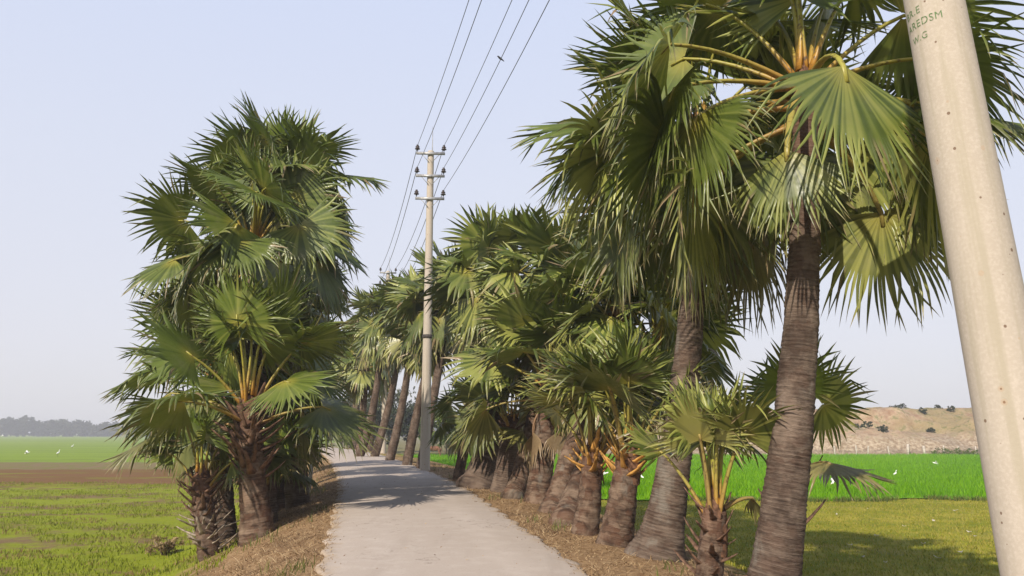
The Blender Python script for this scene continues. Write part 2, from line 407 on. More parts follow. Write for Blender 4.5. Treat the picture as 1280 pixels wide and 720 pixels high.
# ------------------------------------------------------------------ stuff: blades
def blades(name, mat, px, py, pz, h, w, lean, n_tint, bend=True):
    n = len(px); ang = rng.random(n) * 2 * PI; la = rng.random(n) * 2 * PI
    h = np.asarray(h) * (.6 + .8 * rng.random(n)); le = lean * (.3 + rng.random(n))
    dx, dy = np.cos(ang) * w / 2, np.sin(ang) * w / 2
    tx, ty = np.cos(la) * h * le, np.sin(la) * h * le
    b = np.stack([px, py, pz], 1)
    V = np.stack([b + np.stack([-dx, -dy, dx * 0 - .01], 1), b + np.stack([dx, dy, dx * 0 - .01], 1),
                  b + np.stack([dx * .7 + tx * .4, dy * .7 + ty * .4, h * .6], 1), b + np.stack([-dx * .7 + tx * .4, -dy * .7 + ty * .4, h * .6], 1),
                  b + np.stack([tx, ty, h], 1)], 1)
    i = np.arange(n)[:, None] * 5
    qd = i + np.array([[0, 1, 2, 3]]); tr = i + np.array([[3, 2, 4]])
    me = mesh_np(name, V, qd, tr, {'tint': np.repeat(n_tint, 5)})
    return obj(name, me, mat)
def blade_material(name, c0, c1, c2, trans=.3):
    t = NT(name); a = t.attr('tint'); c = t.ramp(a, [(0, c0), (.5, c1), (1, c2)])
    b = t.bsdf(c, .6, None, .2); tr = t.n('BsdfTranslucent'); t.link(c, tr.inputs[0])
    m = t.n('MixShader'); m.inputs[0].default_value = trans; t.link(b, m.inputs[1]); t.link(tr.outputs[0], m.inputs[2]); return t.done(m.outputs[0])
def scatter(n, x0, x1, y0, y1, ok):
    x = x0 + (x1 - x0) * rng.random(n); y = y0 + (y1 - y0) * rng.random(n)
    z, s = terrain(x, y); m = ok(x, y, s); return x[m], y[m], z[m], s[m]
# dry straw on the verges
x, y, z, s = scatter(260000, -9, 6, 4, 34, lambda x, y, s: (np.abs(s) > 1.36) & (np.abs(s) < 1.7 + 2.0 * np.sqrt(rng.random(len(x)))) & (rng.random(len(x)) < np.clip(14 / (y + 4), .15, 1) * np.where(wob(x * .8, y * .8) > -.15, 1, .45)))
tag(blades('dry_grass', blade_material('dry_straw', (.12, .070, .036), (.30, .195, .10), (.48, .36, .21), .15), x, y, z + .003, .026 * (.5 + 2.2 * rng.random(len(x)) ** 4), .011, 4.0, rng.random(len(x))), 'dry straw littering both verges of the lane', None, None, 'stuff')
x, y, z, s = scatter(60000, -9, 6, 5, 30, lambda x, y, s: (np.abs(s) < 1.42) & (rng.random(len(x)) < .015 + .5 * np.clip((np.abs(s) - 1.0) / .42, 0, 1) ** 2 * (wob(x * 1.5, y * 1.5) > -.2)))
zr_ = road_sd(x, y)[1] + .028 * (1 - np.abs(s) / 1.42)
tag(blades('road_litter', bpy.data.materials['dry_straw'], x, y, zr_ + .004, .012, .016, 4.5, rng.random(len(x))), 'bits of straw blown onto the edges of the lane', None, None, 'stuff')
# short grass on the fields either side
x, y, z, s = scatter(210000, -34, -2, 8, 44, lambda x, y, s: (s < -3.0) & (rng.random(len(x)) < np.clip(16 / (y + 2), .2, 1)) & (wob(x * .25, y * .55) + .5 * wob(x * .9, y) > -.25 + .25 * rng.random(len(x))))
tag(blades('field_grass', blade_material('short_grass', (.09, .11, .012), (.24, .29, .016), (.23, .15, .07), .3), x, y, z, .07, .022, .8, np.clip(rng.normal(.40, .18, len(x)) + .5 * (wob(x * .5 + 2, y * .9) > .32), 0, 1)), 'short patchy regrowth on the wet stubble field', None, None, 'stuff')
x, y, z, s = scatter(200000, 3, 30, 8, 33, lambda x, y, s: (s > 3.9) & (rng.random(len(x)) < np.clip(15 / (y + 2), .2, 1)))
tag(blades('cropped_grass', blade_material('cropped_grass', (.15, .17, .014), (.30, .30, .028), (.38, .30, .08), .3), x, y, z, .05, .02, .9, np.clip(rng.normal(.5, .28, len(x)), 0, 1)), 'cropped olive grass between the palms and the paddy', None, None, 'stuff')
# green tufts at palm feet and verge edge
x, y, z, s = scatter(30000, -8, 4, 6, 30, lambda x, y, s: (np.abs(s) > 1.5) & (np.abs(s) < 4.2) & (wob(x * 1.1 + 3, y * 1.1) > .40))
tag(blades('verge_grass', M['leaf'] if False else blade_material('verge_grass', (.05, .08, .015), (.11, .15, .025), (.22, .20, .06), .3), x, y, z, .12, .012, .7, rng.random(len(x))), 'thin green tufts along the edges of the lane', None, None, 'stuff')
# paddy
PY0, PY1 = 31.5, 90
def paddy_front(x): return PY0 + .35 * np.sin(x * .9) + .3 * np.sin(x * .37 + 1) 
x, y, z, s = scatter(190000, -12, 75, 30, PY1, lambda x, y, s: (s > 5.0) & (y > paddy_front(x)) & (x < y * .80 + 4) & (rng.random(len(x)) < np.clip(38 / y, .35, 1)))
x = np.repeat(x, 2) + rng.normal(0, .05, 2 * len(x)); y = np.repeat(y, 2) + rng.normal(0, .05, 2 * len(y)); z = np.repeat(z, 2)
tint = np.clip(.45 + .22 * wob(x * .15, y * .4) + rng.normal(0, .2, len(x)), 0, 1)
tag(blades('rice_crop', blade_material('rice_blade', (.09, .23, .002), (.165, .37, .003), (.26, .45, .010), .42), x, y, z, .31 * np.clip(.35 + (y - paddy_front(x)) * .5, .35, 1) * (1 + .18 * wob(x * .3, y * .5)), .05, .35, tint), 'bright green young rice filling the paddy', None, None, 'stuff')
x, y, z, s = scatter(60000, -12, 34, 29.5, 33.5, lambda x, y, s: (s > 4.5) & (np.abs(y - paddy_front(x) + .25) < .15 + .35 * rng.random(len(x)) ** 2) & (wob(x * .9, y * .3) > -.35 + .5 * rng.random(len(x))))
tag(blades('bund_weeds', bpy.data.materials['verge_grass'], x, y, z, .17, .03, .9, rng.random(len(x))), 'ragged weeds along the low bund in front of the paddy', None, None, 'stuff')
# mud floor under the rice: one sheet following the ground
pxs = np.linspace(-12, 80, 140); pys = np.linspace(30.5, PY1 + 1, 100); PX, PYY = np.meshgrid(pxs, pys)
PZ, PS = terrain(PX, PYY); keep = (PS > 4.6) & (PYY > paddy_front(PX) - .3)
ii = np.arange(PX.size).reshape(PX.shape)
q = np.stack([ii[:-1, :-1], ii[:-1, 1:], ii[1:, 1:], ii[1:, :-1]], -1)[keep[:-1, :-1] & keep[1:, 1:] & keep[1:, :-1] & keep[:-1, 1:]]
tag(obj('paddy_field', mesh_np('paddy_field', np.stack([PX, PYY, PZ + .05], -1), q, smooth=True), simple('paddy_green', (.12, .27, .004), .9, .3, 3, .1)), 'green floor of the rice paddy', None, None, 'structure')

# ------------------------------------------------------------------ palms
def nrm(v): return v / (np.linalg.norm(v, axis=-1, keepdims=True) + 1e-9)
def fan_blade(hub, d, nup, Rb, half, N, fold, g_in, g_out, kink, r):
    """a costapalmate fan: pleated and joined for half its radius, then free pointed segments"""
    d = nrm(d); s = nrm(np.cross(d, nup)); nup = np.cross(s, d)
    M2 = 2 * N + 1; th = np.linspace(-half, half, M2)
    def dirs(t): 
        u = np.cos(t)[:, None] * d + np.sin(t)[:, None] * s + (fold * np.abs(np.sin(t * .5)) ** 1.5)[:, None] * nup
        return nrm(u)
    def lat(t): return -np.sin(t)[:, None] * d + np.cos(t)[:, None] * s
    U = dirs(th); Lt = lat(th)
    R_ = Rb * (.80 + .20 * np.cos(th * .55)) 
    rings = [.03, .20, .37, .52]
    P = hub + U * (R_ * rings[0])[:, None]; pts = []; u = U.copy()
    down = np.array([0, 0, -1.0])
    for k_, t in enumerate(rings):
        if k_: P = P + u * (R_ * (t - rings[k_ - 1]))[:, None]
        hwid = R_ * t * math.sin(half / N / 2)
        nn = nrm(np.cross(u, Lt)) ; nn *= np.sign((nn @ nup))[:, None] + 1e-6
        off = np.where(np.arange(M2) % 2 == 1, 1, -1) * hwid * .62
        pts.append(P + nn * off[:, None])
        u = nrm(u + g_in * down)
    V = [np.concatenate(pts)]
    tint_e = np.full(M2, .5); seg_t = r.random(N); tint_e[1::2] = seg_t; tint_e[0:-1:2] = seg_t; tint_e[-1] = seg_t[-1]
    A = [np.stack([np.tile(tint_e, 4), np.repeat(rings, M2), np.zeros(4 * M2)], 1)]
    q = []
    for k_ in range(3):
        b = k_ * M2 + np.arange(M2 - 1); q.append(np.stack([b, b + 1, b + 1 + M2, b + M2], 1))
    # free segments
    c = np.arange(1, M2, 2); Pl, Pr = pts[3][c - 1], pts[3][c + 1]
    Pc = pts[3][c]; uc = u[c]; Rc = R_[c] * (1 + r.normal(0, .05, N)) * np.where(r.random(N) < .07, .62 + .25 * r.random(N), 1); v = nrm(Pr - Pl); w0 = np.linalg.norm(Pr - Pl, axis=1) / 2
    free = [.64, .77, .89]; base = 4 * M2; prev_t = .52
    gk = g_out * (.5 + r.random(N)); broken = (r.random(N) < kink); dseg = (r.random(N) < .02 + kink * .30) * (.4 + .6 * r.random(N))
    tw = r.normal(0, .13, (N, 3)); tws = r.normal(0, .22, N)
    left_prev, cen_prev, right_prev = 3 * M2 + c - 1, 3 * M2 + c, 3 * M2 + c + 1
    for k_, t in enumerate(free):
        uc = nrm(uc + gk[:, None] * down + tw * .6 + (broken * (.9 if k_ == 1 else .1))[:, None] * down)
        Pc = Pc + uc * (Rc * (t - prev_t))[:, None]; prev_t = t
        ww = w0 * (.92, .74, .42)[k_]
        nn = nrm(np.cross(uc, v)); nn *= (np.sign(nn @ nup)[:, None] + 1e-6)
        vv = nrm(v - uc * np.sum(uc * v, 1)[:, None]); a_ = (tws * (k_ + 1))[:, None]
        vv, nn = vv * np.cos(a_) + nn * np.sin(a_), nn * np.cos(a_) - vv * np.sin(a_)
        V += [Pc - vv * ww[:, None] - nn * (ww * .55)[:, None], Pc + nn * (ww * .35)[:, None], Pc + vv * ww[:, None] - nn * (ww * .55)[:, None]]
        A.append(np.stack([np.tile(seg_t, 3), np.full(3 * N, t), np.tile(dseg, 3)], 1))
        l, m_, r_ = base + np.arange(N), base + N + np.arange(N), base + 2 * N + np.arange(N); base += 3 * N
        q.append(np.stack([left_prev, cen_prev, m_, l], 1)); q.append(np.stack([cen_prev, right_prev, r_, m_], 1))
        left_prev, cen_prev, right_prev = l, m_, r_
    uc = nrm(uc + gk[:, None] * down)
    V.append(Pc + uc * (Rc * .12)[:, None]); A.append(np.stack([seg_t, np.ones(N), dseg], 1)); tip = base + np.arange(N)
    tr = np.concatenate([np.stack([left_prev, cen_prev, tip], 1), np.stack([cen_prev, right_prev, tip], 1)])
    return np.concatenate(V), np.concatenate(q), tr, np.concatenate(A)

def petiole_mesh(P, w0, w1):
    n = len(P); t = np.linspace(0, 1, n); b = MB(); rad = w0 + (w1 - w0) * t ** .7; b.tube(P, rad, 6, .55)
    along = np.concatenate([np.repeat(t, 6), [0, 1]]); return b.mesh('petiole', True, {'along': along})

def rotz(v, a): c, s_ = math.cos(a), math.sin(a); return np.array([v[0] * c - v[1] * s_, v[0] * s_ + v[1] * c, v[2]])
def add_frond(root, c, az, elev, Lp, Rb, age, r, N, dry=0.0, roll=None, hang=None, half=None, droop=1.0, name='frond', w=1.0, r_out=.10, arc=0):
    h = np.array([math.cos(az), math.sin(az), 0]); up = np.array([0, 0, 1.0])
    e = R(elev + 12); P = [c + h * r_out * .4]; n = 7; de = R(20 + 26 * age * droop + arc) / n
    for k_ in range(n):
        P.append(P[-1] + (math.cos(e) * h + math.sin(e) * up) * Lp / n)
        e -= de * (.4 + 1.2 * k_ / n)
    hub = P[-1]
    if hang is None: hang = 4 + 34 * age * droop + r.normal(0, 14)
    eb = max(e - R(hang), R(-86)); d = math.cos(eb) * h + math.sin(eb) * up
    d = rotz(d, r.normal(0, .16))
    nup = -math.sin(eb) * h + math.cos(eb) * up
    if roll is None: roll = r.normal(0, 34)
    s_ = np.cross(d, nup); nup = nup * math.cos(R(roll)) + s_ * math.sin(R(roll))
    if half is None: half = R(min(150, 128 + r.normal(0, 10) - 22 * age))
    V, q, t, A = fan_blade(hub, d, nup, Rb * (1 + r.normal(0, .06)), half, N, 
                           .22 - .6 * age + r.normal(0, .15), .008 + .04 * age * droop,
                           .020 + .15 * age * droop * (.5 + r.random()), .04 + .22 * age, r)
    me = mesh_np(name, V, q, t, {'leafdata': A}); fr = obj(name, me, M['leaf'], root)
    fr.color = (age, float(r.random()) * TINT[0], dry, 1)
    pe = obj('petiole', petiole_mesh(np.array(P + [hub + d * Rb * .12]), .058 * w, .026 * w), M['petiole'], fr); pe.color = (age, float(r.random()), dry, 1)
    return fr

TINT = [1.0]
STUBS = []
def make_stub(k_):
    r = np.random.default_rng(50 + k_); L = .26 + .16 * r.random(); b = MB(); pts = []
    for i in range(6):
        t = i / 5; pts.append((L * t, r.normal(0, .006), .10 * t + .18 * L * t * t))
    b.tube(pts, [.070, .050, .036, .030, .026, .012], 6, .40); me = b.mesh('leaf_base', False); return me
for kk in range(5): STUBS.append(make_stub(kk))
STUBSETS = {}
for key in ('leafbase', 'leafbase_pale', 'leafbase_orange'):
    STUBSETS[key] = []
    for me in STUBS:
        m2 = me.copy(); m2.materials.append(M[key]); STUBSETS[key].append(m2)

def palm(label, base, top, r0, r1, n, Rb, Lp, e0=86, e1=-35, mid=None, top_dy=0.0, N=36, seed=0, flare=.0, mat='trunk', stubs=0, stub_from=.55,
         stub_kind='leafbase', dead=0, droop=1.0, Y=None, group='toddy palms lining the lane', manual=(), stub_scale=1.0, az0=None, avoid=None, dryk=1.0, tint=None, ring=.055):
    r = np.random.default_rng(1000 + seed); t_keep = TINT[0]; TINT[0] = t_keep if tint is None else tint
    if Y is None: B = on_ground(*base)
    else:
        B = at(base[0], base[1], Y); B[2] = tz(B[0], B[1])
    T = at(top[0], top[1], B[1] + top_dy) - B
    root = empty('palm_tree', B); tag(root, label, 'palm tree', group)
    zero = np.zeros(3)
    if mid is not None: C = 2 * (at(mid[0], mid[1], B[1] + top_dy * .5) - B) - .5 * T
    else: C = np.array([T[0] * .62, T[1] * .6, T[2] * .5])
    # trunk
    Lh = float(np.linalg.norm(T)); nring = max(14, int(Lh / ring * 2)); k = 22
    tt = np.linspace(-min(.4, .6 / Lh), 1.02, nring); cen = ((1 - tt) ** 2)[:, None] * zero + (2 * tt * (1 - tt))[:, None] * C + (tt ** 2)[:, None] * T
    neg = tt < 0; cen[neg] = np.stack([tt[neg] * 0, tt[neg] * 0, tt[neg] * Lh], 1) + cen[neg] * np.array([.25, .25, 0])
    tan = nrm(np.gradient(cen, axis=0)); hh = np.clip(tt, 0, 1)
    for _ in range(3): tan = nrm(np.concatenate([tan[:1], (tan[:-2] + tan[1:-1] * 2 + tan[2:]) / 4, tan[-1:]]))
    rad = (r1 + (r0 - r1) * (1 - hh) ** 1.25) * .86 + flare * np.exp(-hh * Lh / .28)
    A0 = nrm(np.cross(tan, np.array([0, 1.0, 0]))); B0 = np.cross(tan, A0)
    ang = np.linspace(0, 2 * PI, k, endpoint=False)
    saw = np.where(np.arange(nring) % 2 == 0, .012, -.010) * (1 + .5 * np.sin(np.arange(nring) * 1.7))
    amp = .055 if mat == 'trunk_scar' else .034
    lump = amp * (np.sin(ang[None] * 3 + tt[:, None] * Lh * 5 + seed) * np.sin(tt[:, None] * Lh * 11 + ang[None] * 2) + .8 * r.normal(0, .6, (nring, k)))
    rootw = .16 * np.exp(-hh * Lh / .16)[:, None] * flare * np.sin(ang[None] * 5 + seed) if flare else 0
    rr = rad[:, None] * (1 + saw[:, None] + lump) + rootw
    V = cen[:, None] + rr[..., None] * (np.cos(ang)[None, :, None] * A0[:, None] + np.sin(ang)[None, :, None] * B0[:, None])
    bu = np.stack([np.broadcast_to(np.cos(ang) * .25, (nring, k)), np.broadcast_to(np.sin(ang) * .25, (nring, k)), np.broadcast_to((tt * Lh)[:, None], (nring, k))], -1) + seed * .37
    ii = np.arange(nring * k).reshape(nring, k); i2 = np.roll(ii, -1, 1)
    q = np.stack([ii[:-1], i2[:-1], i2[1:], ii[1:]], -1).reshape(-1, 4)
    Vt = V.reshape(-1, 3); Vt = np.concatenate([Vt, [cen[-1] + tan[-1] * r1 * .5]])
    tris = np.stack([ii[-1], i2[-1], np.full(k, nring * k)], 1)
    hfr = np.concatenate([np.repeat(hh * min(1.0, 1.0), k), [1]])
    obj('trunk', mesh_np('trunk', Vt, q, tris, {'barkuv': np.concatenate([bu.reshape(-1, 3), [[0, 0, Lh]]]), 'hfrac': hfr}, True), M[mat], root)
    axis_t = tan[-1]
    # fibrous heart that the stalks leave from
    hb = MB(); hb.lathe([(.01, .26), (r1 * .30, .22), (r1 * .60, .12), (r1 * .84, 0), (r1 * .86, -.15), (r1 * .7, -.4)], (0, 0, 0), 14)
    Vh = hb.v[0]; Vh *= (1 + .12 * r.normal(0, 1, (len(Vh), 1))); hb.v[0] = Vh + T
    hb.build('crown_heart', M['fibre'], root)
    # fronds, youngest first
    a0 = r.random() * 6.28 if az0 is None else az0
    for i in range(n):
        a = i / max(n - 1, 1); az = a0 + i * 2.39996 + r.normal(0, .22)
        el = e0 + (e1 - e0) * a ** .9 + r.normal(0, 9)
        if avoid is not None and el < 62 and abs((math.degrees(az) - avoid[0] + 180) % 360 - 180) < avoid[1]: continue
        lp = Lp * (.78 + .22 * min(1, a / .25)) * (1 + r.normal(0, .08)); rb = Rb * (.80 + .20 * min(1, a / .15))
        c = T + axis_t * (.22 - .62 * a) * min(1, Lh / 2)
        dry = float(max(0, min(1, (a - .80) * 3 * r.random()))) * dryk
        add_frond(root, c, az, el, lp, rb, a, r, N, dry, droop=droop, w=.75 + .25 * Rb, r_out=r1)
    for kw in manual:
        add_frond(root, T + np.array(kw.get('off', (0, 0, 0))), R(kw['az']), kw['elev'], kw['Lp'], kw['R'], kw.get('age', .5), r, kw.get('N', N + 10), kw.get('dry', 0), roll=kw.get('roll', 0), hang=kw.get('hang'), half=R(kw.get('half', 110)), r_out=r1, arc=kw.get('arc', 0))
    for i in range(dead):
        add_frond(root, T - axis_t * .5, r.random() * 6.28, -48 - 20 * r.random(), Lp * .55, Rb * .62, 1.0, r, max(18, N - 10), 1.0, half=R(55 + 25 * r.random()), droop=1.4, name='dead_frond', r_out=r1)
    # old leaf bases up the trunk
    kinds = STUBSETS[stub_kind] if stubs else None
    for i in range(stubs):
        f = stub_from + (1.0 - stub_from) * (i + .5) / stubs; a = i * 2.39996 + r.normal(0, .15)
        j = int(np.clip(np.searchsorted(tt, f), 0, nring - 1)); h_ = np.array([math.cos(a), math.sin(a), 0])
        kset = kinds
        if stub_kind == 'mixed': kset = STUBSETS['leafbase_pale' if f < stub_from + .4 else 'leafbase']
        o = obj('leaf_base', kset[i % 5], None, root)
        o.location = cen[j] + h_ * rad[j] * .82; sc_ = stub_scale * (.75 + .5 * r.random())
        o.rotation_euler = (r.normal(0, .25), -R(8 + 30 * r.random()) + R(20) * (1 - f), a + r.normal(0, .12)); o.scale = (sc_, sc_, sc_)
    TINT[0] = t_keep
    return root
STUBSETS['mixed'] = STUBSETS['leafbase']

# --- right row, near to far
palm('tall ringed grey trunked palm nearest to the leaning concrete pole', (962, 742), (1006, 110), .275, .150, 28, 1.40, 1.35, 84, -38, avoid=(-108, 82), dryk=.15, mid=(1000, 420), N=54, seed=1, flare=.03, Y=8.1,
     manual=({'az': -92, 'elev': 0, 'Lp': 1.12, 'R': 1.5, 'age': .35, 'hang': 8, 'arc': 62, 'roll': -24, 'half': 72, 'N': 54}, {'az': -122, 'elev': -46, 'Lp': 1.45, 'R': .95, 'age': .8, 'hang': 25, 'roll': 0, 'half': 70, 'N': 40}, {'az': -172, 'elev': 14, 'Lp': 1.5, 'R': 1.3, 'age': .6, 'hang': 40, 'roll': 10, 'half': 95}, {'az': 176, 'elev': 0, 'Lp': 1.35, 'R': 1.3, 'age': .6, 'hang': 50, 'roll': -12, 'half': 95}, {'az': -5, 'elev': 10, 'Lp': 1.4, 'R': 1.3, 'age': .6, 'hang': 50, 'roll': -10, 'half': 100}, {'az': 194, 'elev': -22, 'Lp': 1.35, 'R': 1.25, 'age': .6, 'hang': 45, 'roll': -15, 'half': 95},
             {'az': 48, 'elev': -22, 'Lp': 1.2, 'R': 1.3, 'age': .6, 'hang': 40, 'half': 100}, {'az': 78, 'elev': -28, 'Lp': 1.1, 'R': 1.3, 'age': .6, 'hang': 40, 'half': 100}, {'az': 125, 'elev': -20, 'Lp': 1.2, 'R': 1.3, 'age': .6, 'hang': 40, 'half': 100}, {'az': 22, 'elev': -6, 'Lp': 1.35, 'R': 1.3, 'age': .6, 'hang': 45, 'roll': 25, 'half': 100}, {'az': 2, 'elev': -14, 'Lp': 1.3, 'R': 1.2, 'age': .4, 'hang': 55, 'roll': 10, 'half': 80}), dead=0, ring=.04)
palm('tall palm with broad flared foot and trunk leaning right, second from the leaning pole', (822, 697), (874, 172), .29, .15, 30, 1.40, 1.25, 84, -46, avoid=(-80, 55), mid=(860, 440), N=50, seed=2, flare=.17,
     manual=({'az': -98, 'elev': -34, 'Lp': 1.2, 'R': 1.45, 'age': .6, 'hang': 38, 'roll': 0, 'half': 100}, {'az': -150, 'elev': -12, 'Lp': 1.25, 'R': 1.45, 'age': .6, 'hang': 42, 'roll': -8, 'half': 105}), dead=1, ring=.045)
palm('knee high young palm with yellow stalks and dry stubs between the two tall trunks', (884, 722), (893, 640), .17, .14, 11, .60, .88, 88, 60, droop=.2, tint=1.4, N=34, seed=3, mat='trunk_scar', stubs=18, stub_from=.05, stub_kind='leafbase', Y=8.6, stub_scale=.75, manual=({'az': 15, 'elev': 20, 'Lp': .42, 'R': .42, 'age': .9, 'hang': 45, 'dry': .4, 'half': 60, 'N': 24},))
palm('small dark leaved palm half hidden behind the nearest ringed trunk', (982, 690), (990, 565), .20, .16, 5, .82, .85, 80, 25, N=36, droop=.5, seed=4, mat='trunk_scar', stubs=10, stub_from=.4, Y=11.2)
palm('stout young palm with orange stalks, just left of the flared tall palm', (768, 680), (786, 566), .25, .20, 14, .92, 1.15, 88, 46, N=38, droop=.2, tint=1.5, seed=5, mat='trunk_scar', stubs=20, stub_from=.72, stub_kind='leafbase_orange', flare=.05)
palm('slim young palm with splayed yellow green leaves in front of two leaning trunks', (731, 666), (742, 566), .21, .18, 12, .80, .95, 88, 44, N=34, droop=.2, tint=1.5, seed=6, mat='trunk_scar', stubs=16, stub_from=.70, stub_kind='leafbase_orange', flare=.03)
palm('leaning scarred palm just behind the slim young palm with splayed leaves', (707, 655), (815, 440), .24, .15, 18, 1.2, 1.1, 82, -18, droop=.7, mid=(745, 560), N=32, seed=7, mat='trunk_scar', flare=.06, top_dy=2.2)
palm('palm leaning right over the verge beside the reddish trunked pair', (692, 640), (770, 400), .25, .16, 24, 1.25, 1.15, 84, -24, droop=.8, mid=(722, 540), N=32, seed=8, mat='trunk_scar', flare=.06, top_dy=1.2, dead=1)
palm('upright reddish trunked palm with a skirt of dry leaves, right one of a close pair', (672, 628), (688, 476), .285, .225, 20, 1.2, 1.1, 84, -4, droop=.6, N=32, seed=9, mat='trunk_scar', stubs=24, stub_from=.62, dead=3, flare=.04)
palm('palm leaning behind the upright reddish trunked palm, left one of a close pair', (640, 622), (700, 372), .25, .17, 26, 1.28, 1.15, 84, -36, mid=(664, 540), N=30, seed=10, mat='trunk_scar', flare=.05, top_dy=1.5)
palm('short bushy palm with stubby trunk right of the widest mound shaped foot', (628, 614), (640, 530), .30, .24, 13, 1.05, .85, 80, 5, droop=.8, N=30, seed=11, flare=.04, stubs=10, stub_from=.6)
palm('palm with the widest, mound shaped dark foot in the right row', (598, 609), (632, 352), .46, .17, 28, 1.25, 1.15, 84, -46, mid=(620, 500), N=30, seed=12, flare=.15, top_dy=1.0, dead=1)
palm('small thin palm standing alone just right of the upright utility pole', (572, 600), (586, 522), .17, .14, 12, .78, .66, 82, -10, N=28, seed=13, stubs=14, stub_from=.5, mat='trunk_scar')
# beyond the upright pole
FAR = 'far palms beyond the upright pole'
palm('thin palm whose trunk shows just right of the upright pole', (527, 588), (566, 376), .22, .13, 28, 1.3, 1.2, 84, -45, mid=(545, 480), N=24, seed=14, group=FAR, Y=27.5, top_dy=1)
palm('slender curved palm leaning behind the upright pole from its left side', (508, 584), (548, 398), .22, .13, 26, 1.25, 1.1, 84, -45, mid=(526, 495), N=24, seed=15, group=FAR)
palm('slender tall palm with red upper trunk, first left of the upright pole', (486, 579), (517, 396), .235, .135, 26, 1.25, 1.1, 84, -48, mid=(506, 488), N=24, seed=16, group=FAR)
palm('slender tall palm with red upper trunk, second left of the upright pole', (467, 574), (500, 404), .245, .135, 26, 1.25, 1.1, 84, -48, mid=(492, 480), N=22, seed=17, group=FAR)
palm('tall curved palm with brown trunk, third left of the upright pole', (448, 571), (474, 408), .26, .14, 28, 1.3, 1.15, 84, -48, mid=(470, 490), N=22, seed=18, group=FAR, Y=39)
palm('shorter far palm with pale straw coloured trunk beside the lane', (449, 566), (458, 456), .25, .2, 24, 1.3, 1.1, 82, -50, N=20, seed=19, group=FAR, Y=47, mat='trunk_scar')
palm('far palm half hidden behind the brown trunked curved palm', (461, 564), (474, 430), .32, .2, 24, 1.35, 1.15, 82, -50, N=20, seed=20, group=FAR, Y=52)
palm('farthest palm of the row where the lane bends', (444, 560), (446, 440), .34, .2, 24, 1.4, 1.2, 82, -50, N=20, seed=21, group=FAR, Y=58)
# --- left group
TINT[0] = .45
palm('leading palm of the left clump, scarred trunk ringed by dark dry stubs', (322, 672), (311, 510), .30, .225, 20, 1.25, 1.35, 86, -4, avoid=(-72, 40), N=48, seed=30, mat='trunk_scar', stubs=54, stub_from=.45, flare=.05, stub_scale=1.25, droop=.6, manual=({'az': -100, 'elev': 66, 'Lp': 1.5, 'R': 1.25, 'age': .1, 'hang': -20, 'roll': 5, 'half': 140}, {'az': -35, 'elev': 24, 'Lp': .95, 'R': 1.0, 'age': .4, 'hang': 20, 'roll': 30, 'half': 120}))
palm('low leaning palm stub covered in pale broken leaf bases at the field edge', (262, 696), (252, 600), .22, .19, 8, .62, .75, 84, 45, droop=.5, N=34, seed=31, mat='trunk_scar', stubs=64, stub_from=.08, stub_kind='mixed', stub_scale=.85)
palm('tall palm directly behind the leading palm of the left clump', (330, 655), (316, 312), .30, .19, 36, 1.25, 1.4, 86, -46, N=44, seed=32, Y=16.2, dead=2)
palm('tallest palm at the back right of the left clump', (372, 640), (354, 246), .30, .19, 30, 1.25, 1.2, 84, -44, N=40, seed=33, Y=17.6, dead=1)
palm('bushy palm at the back of the left clump leaning towards the field', (284, 656), (272, 470), .26, .2, 22, 1.15, 1.1, 80, -40, droop=.8, N=40, seed=34, Y=16.8, dead=1)
palm('short dark palm in the shade on the road side of the left clump', (346, 622), (346, 515), .26, .22, 14, .95, .75, 84, 0, N=38, seed=35, Y=18.2, stubs=12, stub_from=.4)
palm('low trunkless young palm in the shade behind the leading scarred trunk', (338, 640), (336, 600), .18, .16, 8, .85, .65, 86, 40, N=36, seed=36, Y=15.6)
palm('palm behind the left clump with fronds overhanging the shaded lane', (358, 605), (352, 392), .28, .19, 26, 1.2, 1.1, 84, -44, N=34, seed=37, Y=21.5)
palm('hidden palm farther along the left verge beyond the clump', (366, 592), (360, 440), .28, .19, 20, 1.2, 1.1, 84, -46, N=26, seed=38, Y=27)

# ------------------------------------------------------------------ utility poles and lines
POLE_H, RB, RT = 10.7, .168, .106
def make_pole(loc, rot, label):
    root = empty('utility_pole', loc, rot); tag(root, label, 'utility pole', 'concrete utility poles')
    b = MB(); prof = [(RB + (RT - RB) * t, -.3 + (POLE_H + .3) * t) for t in np.linspace(0, 1, 24)] + [(RT * .9, POLE_H + .012), (.001, POLE_H + .015)]
    b.lathe(prof, k=40); b.build('shaft', M['pole'], root, True)
    b = MB().tube([(.05, 0, POLE_H - .5), (.05, 0, POLE_H + .1), (.055, 0, POLE_H + .9)], [.018, .018, .008], 6); b.build('lightning_rod', M['steel'], root)
    b = MB(); b.lathe([(.158, 4.25), (.17, 4.26), (.17, 4.36), (.157, 4.37)], k=24); b.build('band', M['band'], root)
    ins = {}
    for i, zz in enumerate((POLE_H - .12, POLE_H - .92, POLE_H - 1.72)):
        ra = RB + (RT - RB) * zz / POLE_H
        b = MB().box((0, -ra - .03, zz), (.98, .05, .09)); arm = b.build('crossarm', M['steel'], root)
        for sg in (-1, 1):
            b = MB().tube([(sg * .30, -ra - .03, zz - .03), (sg * .06, -ra - .03, zz - .30)], .012, 6); b.build('brace', M['steel'], arm)
            b = MB().tube([(sg * .45, -ra - .03, zz + .04), (sg * .45, -ra - .03, zz + .16)], .012, 6)
            b.lathe([(.001, .30), (.035, .30), (.045, .27), (.03, .255), (.07, .235), (.075, .215), (.035, .20), (.085, .165), (.09, .145), (.03, .14), (.03, .10)], (sg * .45, -ra - .03, zz), 12)
            b.build('insulator', M['insulator'], arm)
            ins[(sg, i)] = Vector((sg * .45, -ra - .03, zz + .285))
    return root, ins
def base_at(px, py, Y):
    p = at(px, py, Y); p[2] = tz(p[0], p[1]); return p
